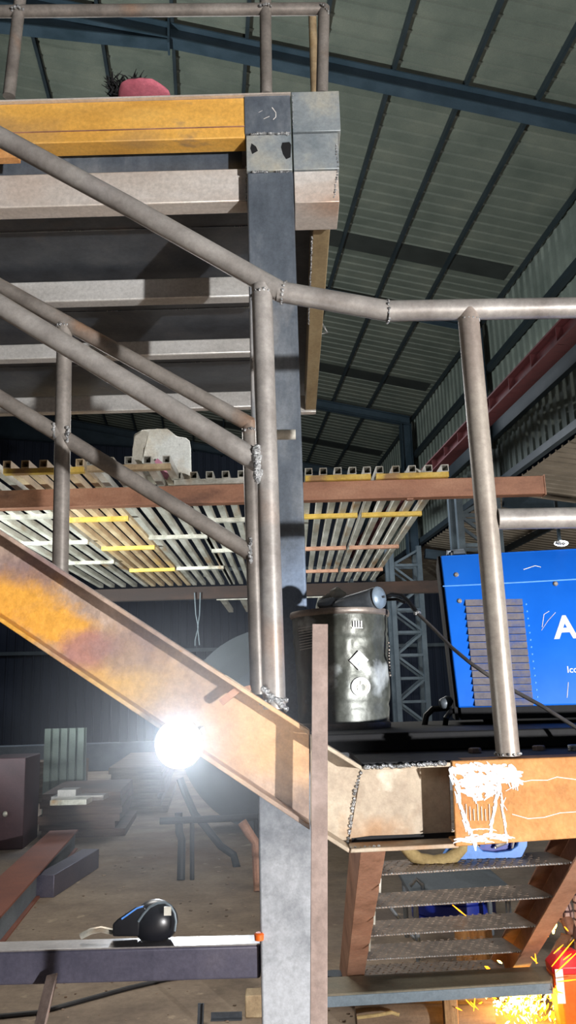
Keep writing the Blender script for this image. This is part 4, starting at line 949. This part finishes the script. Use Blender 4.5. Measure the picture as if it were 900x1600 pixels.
zt_ = P(700, 1390, 5.2).z; xa, xb = P(640, 1390, 5.2).x, P(800, 1390, 5.2).x
MB().box(xa, xb, 5.15, 5.75, zt_-.03, zt_).build('top', M_CONC, t, bevel=.004)
for x in (xa+.03, xb-.03):
    for y in (5.2, 5.7): MB().tube([(x, y, 0), (x, y, zt_-.03)], .016, 10).build('leg', M_GREYP, t)
MB().tube([(xa+.03, 5.2, .1), (xa-.14, 5.2, zt_-.06)], .01, 8).build('brace', M_GREYP, t)
m = MB(); m.tube([P(640, 1384, 5.22), P(650, 1373, 5.22), P(660, 1382, 5.22), P(661, 1394, 5.22)], .014, 10); tag(m.build('hose_loop', M_GREYP), 'grey hose loop sticking up at the edge of the work table', 'hose')
m = MB(); c = P(738, 1478, 4.95)
m.loft([[V((c.x+x, 4.95+y, z)) for x, y in ((-.10, 0), (-.03, -.06), (.08, -.04), (.12, .06), (0, .12))] for z in (0, .10, .24)])
for v in m.b.verts: v.co += V((1, 1, .6))*.03*mnoise.noise(v.co*9)
tag(m.build('wood_stump', M_ROOT, bevel=.01), 'split brown wood stump behind the lower treads', 'stump')
for k, y in enumerate((1576, 1592)):
    m = MB(); a, b = PZ(556, y, .05), PZ(770, y-6, .05); m.tube([a, a.lerp(b, .3)+V((0, .01, .006)), a.lerp(b, .7)-V((0, .012, 0)), b], [.05, .053, .05, .046], 12)
    tag(m.build('floor_log', M_WOOD), ['farther brown log lying under the cross channel', 'nearer brown log lying under the cross channel'][k], 'log')
m = MB(); m.tube([PZ(558, 1590, .1), PZ(590, 1586, .11), PZ(612, 1582, .11), PZ(624, 1586, .1)], .008, 8); tag(m.build('hemp_rope', M_BEIGE), 'short frayed rope lying over the logs', 'rope')
m = MB(); c = P(522, 1512, 4.6)
m.lathe([(.03, 0), (.055, 0), (.06, .012), (.055, .03), (.03, .03)], V((c.x, 4.6, .1)), n=24); m.lathe([(.05, 0), (.05, .1)], V((c.x, 4.6, 0)), n=12); tag(m.build('pipe_flange', M_DARK), 'dark round flange standing left of the lower stair', 'flange')

# ================================================================== PERSON WITH GRINDER
YPp = 4.55
pe = thing('person', 'person crouching behind stair in checked shirt holding a grinder in gloved hands', 'person', (1.75, YPp+.1, 0))
def skin(name, joints, edges, m, parent, root=0, sub=2):
    me = bpy.data.meshes.new(name); off = absloc(parent)
    me.from_pydata([V(j[0])-off for j in joints], edges, []); me.materials.append(m)
    o = bpy.data.objects.new(name, me); COL.objects.link(o); o.parent = parent
    md = o.modifiers.new('skin', 'SKIN'); md.use_smooth_shade = True
    for i, j in enumerate(joints):
        sv = me.skin_vertices[0].data[i]; r = j[1]; sv.radius = (r, r) if not isinstance(r, tuple) else r
        sv.use_root = (i == root)
    s = o.modifiers.new('sub', 'SUBSURF'); s.levels = sub; s.render_levels = sub
    return o
hip = V((1.76, YPp+.14, .30)); che = V((1.55, YPp+.02, .62)); nk = V((1.42, YPp-.01, .83)); hd = V((1.36, YPp-.03, .96))
shl, shr = V((1.42, YPp-.17, .74)), V((1.49, YPp+.19, .76))
ell, elr = V((1.38, YPp-.28, .46)), V((1.36, YPp+.16, .50))
hl, hr_ = V((1.33, YPp-.26, .26)), V((1.37, YPp-.06, .30))
knl, knr = V((1.52, YPp-.06, .42)), V((1.52, YPp+.32, .44))
anl, anr = V((1.72, YPp-.08, .08)), V((1.74, YPp+.30, .08))
body = skin('body', [(hip, .13), ((hip+che)/2, .12), (che, .13), (nk, .05), (hd-V((0, 0, .02)), .075), (hd+V((.0, 0, .07)), .08),
             (shl, .06), (ell, .042), (hl, .03), (shr, .06), (elr, .042), (hr_, .03),
             (hip+V((-.05, -.1, 0)), .09), (knl, .06), (anl, .045), (hip+V((-.05, .1, 0)), .09), (knr, .06), (anr, .045)],
     [(0, 1), (1, 2), (2, 3), (3, 4), (4, 5), (2, 6), (6, 7), (7, 8), (2, 9), (9, 10), (10, 11), (0, 12), (12, 13), (13, 14), (0, 15), (15, 16), (16, 17)], M_SKIN, pe)
skin('shirt', [(hip+V((-.02, 0, .05)), .15), ((hip+che)/2, .15), (che, .165), (che+V((-.06, -.02, .1)), .12), (shl, .085), (ell, .06), (ell.lerp(hl, .75), .048), (shr, .085), (elr, .06), (elr.lerp(hr_, .75), .048)],
     [(0, 1), (1, 2), (2, 3), (2, 4), (4, 5), (5, 6), (2, 7), (7, 8), (8, 9)], M_PLAID, pe)
skin('trousers', [(hip, .15), (hip+V((-.08, -.1, 0)), .11), (knl, .08), (anl+V((0, 0, .05)), .06), (hip+V((-.08, .1, 0)), .11), (knr, .08), (anr+V((0, 0, .05)), .06), (hip+V((.07, 0, -.05)), .12), (hip+V((.10, 0, -.08)), .05)],
     [(0, 1), (1, 2), (2, 3), (0, 4), (4, 5), (5, 6), (0, 7), (7, 8)], M_TROUS, pe)
for a in (anl, anr):
    m = MB(); m.ball(a+V((-.07, 0, -.035)), .06, (2.0, .75, .75), 3)
    for v in m.b.verts: v.co.z = max(v.co.z, .003)
    m.build('shoe', M_RUBBER, pe)
m = MB(); m.ball(hd+V((.015, 0, .06)), .105, (1.0, .9, 1.0), 3, .05)
for v in list(m.b.verts):
    if v.co.z < hd.z+.04 and v.co.x < hd.x+.03: m.b.verts.remove(v)
m.build('hair', M_HAIR, pe)
m = MB(); m.ball(hd+V((-.085, 0, .02)), .016, (1.1, .7, 1.1), 2); 
for s_ in (-1, 1): m.ball(hd+V((.01, s_*.085, .03)), .022, (.7, .4, 1.1), 2)
m.build('nose_and_ears', M_SKIN, pe)
for s_ in (-1, 1): MB().ball(hd+V((-.076, s_*.032, .05)), .012, (.6, 1, .8), 2).build('eye', M_HAIR, pe)
MB().ball(hd+V((-.078, 0, -.018)), .02, (.4, 1.1, .25), 2).build('mouth', M_BROWN, pe)
def glove(h, d, side):
    J = [(h, .034), (h+d*.07, .036)]; E = [(0, 1)]
    d = d.normalized(); lat = d.cross(V((0, 0, 1))).normalized(); dn = lat.cross(d)
    for k, ln in enumerate((.07, .08, .076, .06)):
        o = h+d*.095+lat*(.03-.02*k); b = len(J)
        J += [(o, .0115), (o+d*ln*.5-dn*side*.012, .0105), (o+d*ln*.75-dn*side*.035, .0095), (o+d*ln*.7-dn*side*.055, .008)]
        E += [(1, b), (b, b+1), (b+1, b+2), (b+2, b+3)]
    o = h+d*.05+lat*.045; b = len(J); J += [(o, .013), (o+d*.035+lat*.012-dn*side*.02, .011), (o+d*.055-dn*side*.035, .009)]; E += [(0, b), (b, b+1), (b+1, b+2)]
    skin('glove', J, E, M_GLOVE, pe)
glove(hl, V((-.6, .25, -.45)), 1); glove(hr_, V((-.6, -.3, -.3)), 1)
t = thing('angle_grinder', 'black angle grinder held at the end of the cross channel throwing sparks', 'grinder', (1.3, YPp-.2, .2))
ga, gb = V((1.42, YPp-.12, .30)), V((1.25, YPp-.26, .20)); gx = (gb-ga).normalized()
MB().lathe([(.02, 0), (.03, .02), (.033, .09), (.028, .15), (.034, .19), (.03, .23)], ga, gx, 20).build('body', M_RUBBER, t, smooth=50)
MB().lathe([(.01, -.004), (.058, -.003), (.058, .003), (.01, .004)], gb+gx*.02+V((0, 0, -.045)), V((.2, -.3, .9)), 32).build('disc', M_DARK, t)
MB().lathe([(.06, -.006), (.062, .012), (.03, .02)], gb+gx*.02+V((0, 0, -.035)), V((.2, -.3, .9)), 24).build('guard', M_GREYP, t, smooth=50)

# orange jerrycan
t = thing('orange_canister', 'orange plastic canister with red top and white label beside the sparks', 'canister', PZ(897, 1612, 0))
c = PZ(897, 1612, 0)
zt1 = P(890, 1515, c.y).z; zt2 = P(890, 1490, c.y).z
def cr_(w, d, z): return [V((c.x+w*a, c.y+d*b, z)) for a, b in ((-1, -.7), (-.7, -1), (.7, -1), (1, -.7), (1, .7), (.7, 1), (-.7, 1), (-1, .7))]
MB().loft([cr_(.062, .05, 0), cr_(.066, .054, .02), cr_(.085, .07, zt1*.8), cr_(.088, .072, zt1)]).build('body', M_ORANGE, t, bevel=.004)
MB().loft([cr_(.088, .072, zt1), cr_(.09, .074, zt1+.03), cr_(.06, .05, zt2), cr_(.03, .03, zt2+.02)]).build('top', M_RED, t, bevel=.004)
m = MB(); m.loft([[V((c.x-.082+a, c.y-.074, z)) for a, z in ((0, .14), (.035, .14), (.035, .28), (0, .28))], [V((c.x-.082+a, c.y-.072, z)) for a, z in ((0, .14), (.035, .14), (.035, .28), (0, .28))]]); m.build('label', M_WHITE, t)

# sparks
SP = V((P(862, 1532, 4.15).x, 4.15, P(862, 1532, 4.15).z)); PO = PZ(812, 1590, 0)
mh, mo = MB(), MB()
def streak(m, a, d, l, r): m.tube([a, a+d*l*.5, a+d*l], [r*.4, r, r*.2], 5)
for k in range(330):
    f = random.random()**.8; o = SP.lerp(PO, f)+V((random.gauss(0, .05+.09*f), random.gauss(0, .1*f), random.gauss(0, .02+.03*f)))
    o.z = max(o.z, .01)
    d = (V((random.gauss(-.5, .5), random.gauss(-.2, .4), random.gauss(-.8, .6)))).normalized()
    l = random.uniform(.01, .045)
    if o.z+d.z*l < .004: d.z = abs(d.z)
    streak(mh if f < .9 and random.random() < .55 else mo, o, d, l, random.uniform(.0025, .006))
for k in range(300):
    a = random.uniform(0, 2*pi); r = abs(random.gauss(0, .085)); o = PO+V((r*cos(a)*1.05, r*sin(a)*1.0+.05, abs(random.gauss(0, .07))+.006))
    d = V((cos(a), sin(a), random.uniform(-.1, .8))).normalized(); streak(mh if r < .09 else mo, o, d, random.uniform(.01, .04), random.uniform(.003, .008))
for x0, y0, x1, y1 in ((862, 1510, 897, 1468), (868, 1520, 905, 1485), (870, 1534, 905, 1530), (866, 1548, 880, 1552), (880, 1500, 893, 1490), (865, 1490, 880, 1476), (735, 1565, 748, 1578), (742, 1560, 740, 1580), (728, 1562, 740, 1574), (712, 1574, 722, 1579), (843, 1418, 844, 1432), (855, 1455, 857, 1464), (836, 1490, 838, 1506), (846, 1440, 852, 1436), (707, 1414, 728, 1431), (830, 1495, 840, 1505), (882, 1448, 888, 1455), (868, 1540, 872, 1556)):
    mo.tube([P(x0, y0, 4.0), P((x0+x1)/2, (y0+y1)/2, 4.0), P(x1, y1, 4.0)], [.0015, .0032, .001], 5)
for k in range(10): streak(mh, P(866+random.gauss(0, 4), 1437+random.gauss(0, 8), 4.1), V((random.gauss(0, .3), 0, 1)).normalized(), .03, .008)
sp_ = tag(mo.build('grinding_sparks', emit('orange spark', (255, 150, 30), 5)), 'orange grinding sparks spraying below the cross channel', 'sparks', kind='stuff')
tag(mh.build('grinding_sparks', emit('hot spark', (255, 214, 110), 9)), 'yellow white hot core of the grinding spark shower', 'sparks', kind='stuff')

# ================================================================== WORK LAMP
LP = P(278, 1163, 1.40)
lm = thing('work_lamp', 'glaring white work lamp clipped under the rusty stringer', 'lamp', LP)
m = MB(); m.lathe([(.001, .0), (.02, -.002), (.036, .004), (.0395, .012)], LP, V((0, 1, 0)), 40); m.build('lens', emit('lamp glare', (255, 255, 255), 14, True), lm, smooth=60)
MB().lathe([(.0395, .0125), (.041, .016), (.038, .04), (.02, .06), (.012, .075)], LP, V((0, 1, 0)), 32).build('housing', M_GALV, lm, smooth=50)
MB().rect(LP+V((0, .06, 0)), LP+V((0.03, .10, .02)), .012, .012).build('clip', M_GALV, lm)
hz = bpy.data.materials.new('halo haze'); hz.use_nodes = True; nt = hz.node_tree; nt.nodes.clear()
vs = nt.nodes.new('ShaderNodeVolumeScatter'); vs.inputs['Color'].default_value = (.8, .88, 1, 1); vs.inputs['Density'].default_value = 1.5; vs.inputs['Anisotropy'].default_value = 0
tcv = nt.nodes.new('ShaderNodeTexCoord'); vd = nt.nodes.new('ShaderNodeVectorMath'); vd.operation = 'DIVIDE'; vd.inputs[1].default_value = (.34, .153, .34)
vl = nt.nodes.new('ShaderNodeVectorMath'); vl.operation = 'LENGTH'; nt.links.new(tcv.outputs['Object'], vd.inputs[0]); nt.links.new(vd.outputs[0], vl.inputs[0])
vm = nt.nodes.new('ShaderNodeMapRange'); vm.inputs[1].default_value = 0; vm.inputs[2].default_value = 1; vm.inputs[3].default_value = 1; vm.inputs[4].default_value = 0; nt.links.new(vl.outputs['Value'], vm.inputs[0])
vp = nt.nodes.new('ShaderNodeMath'); vp.operation = 'POWER'; vp.inputs[1].default_value = 1.7; nt.links.new(vm.outputs[0], vp.inputs[0])
vq = nt.nodes.new('ShaderNodeMath'); vq.operation = 'MULTIPLY'; vq.inputs[1].default_value = 2.6; nt.links.new(vp.outputs[0], vq.inputs[0]); nt.links.new(vq.outputs[0], vs.inputs['Density'])
o_ = nt.nodes.new('ShaderNodeOutputMaterial'); nt.links.new(vs.outputs[0], o_.inputs['Volume'])
HAZE = True
if HAZE:
    m = MB(); m.ball(LP, .34, (1, .45, 1), 3); o = m.build('halo_haze', hz, lm); o['kind'] = 'stuff'  # added scatter volume that makes the glare halo round the lamp

# LED light in the side bay
m = MB(); t = thing('flood_light', 'small glaring flood light in the side bay above the blue machine', 'light', P(876, 849, 14))
m.ball(P(877, 849, 14), .09, (1.4, .5, .6), 2); m.build('lens', emit('flood glare', (240, 248, 255), 12), t)
a = P(877, 843, 14); MB().rect(a+V((0, .1, 0)), a+V((0, .1, ZW-1.0-a.z)), .05, .05).build('stem', M_PURL, t)

# ================================================================== LIGHTS
def light(kind, loc, energy, color=(1, 1, 1), size=.1, target=None, spot=None, blend=.5):
    l = bpy.data.lights.new(kind.lower()+'_light', kind); l.energy = energy; l.color = color
    if kind == 'AREA': l.size = size
    else: l.shadow_soft_size = size
    if spot: l.spot_size = radians(spot); l.spot_blend = blend
    o = bpy.data.objects.new(l.name, l); COL.objects.link(o); o.location = loc
    if target is not None: o.rotation_euler = (V(target)-V(loc)).to_track_quat('-Z', 'Y').to_euler()
    return o
light('POINT', (3.15, -2.6, 1.02), 2100, (1, .98, .965), .05)
light('SPOT', (-5.5, 5.0, 1.2), 5200, (.92, 1, .98), .12, S(4, 13, 9), 95, .8)
light('SPOT', (-.9, 7.0, 1.9), 380, (.82, .9, 1), .1, (-.42, 2.4, .85), 22, .8)
light('POINT', tuple(LP+(CAM-LP).normalized()*.05), 2.2, (.9, .95, 1), .02)
light('AREA', (-.9, 3.7, 2.7), 38, (1, .97, .92), .8, (-.7, 3.9, 0))
light('POINT', (1.2, 3.75, .75), 9, (1, .86, .74), .1)
light('POINT', (P(812, 1560, 4.1)), 18, (1, .5, .12), .08)
light('AREA', S(1, 18, 8.0), 680, (.85, .92, 1), 6, S(1, 18, 0))
light('AREA', S(10.5, 13, 1.0), 420, (1, .95, .88), 4, S(10, 13, 6))
light('AREA', (-.9, 6.6, 4.3), 85, (1, .96, .9), 2.5, (-.9, 5.6, 0))
light('AREA', (.9, 2.1, .3), 5, (1, .93, .86), .4, (.75, 3.6, .7))
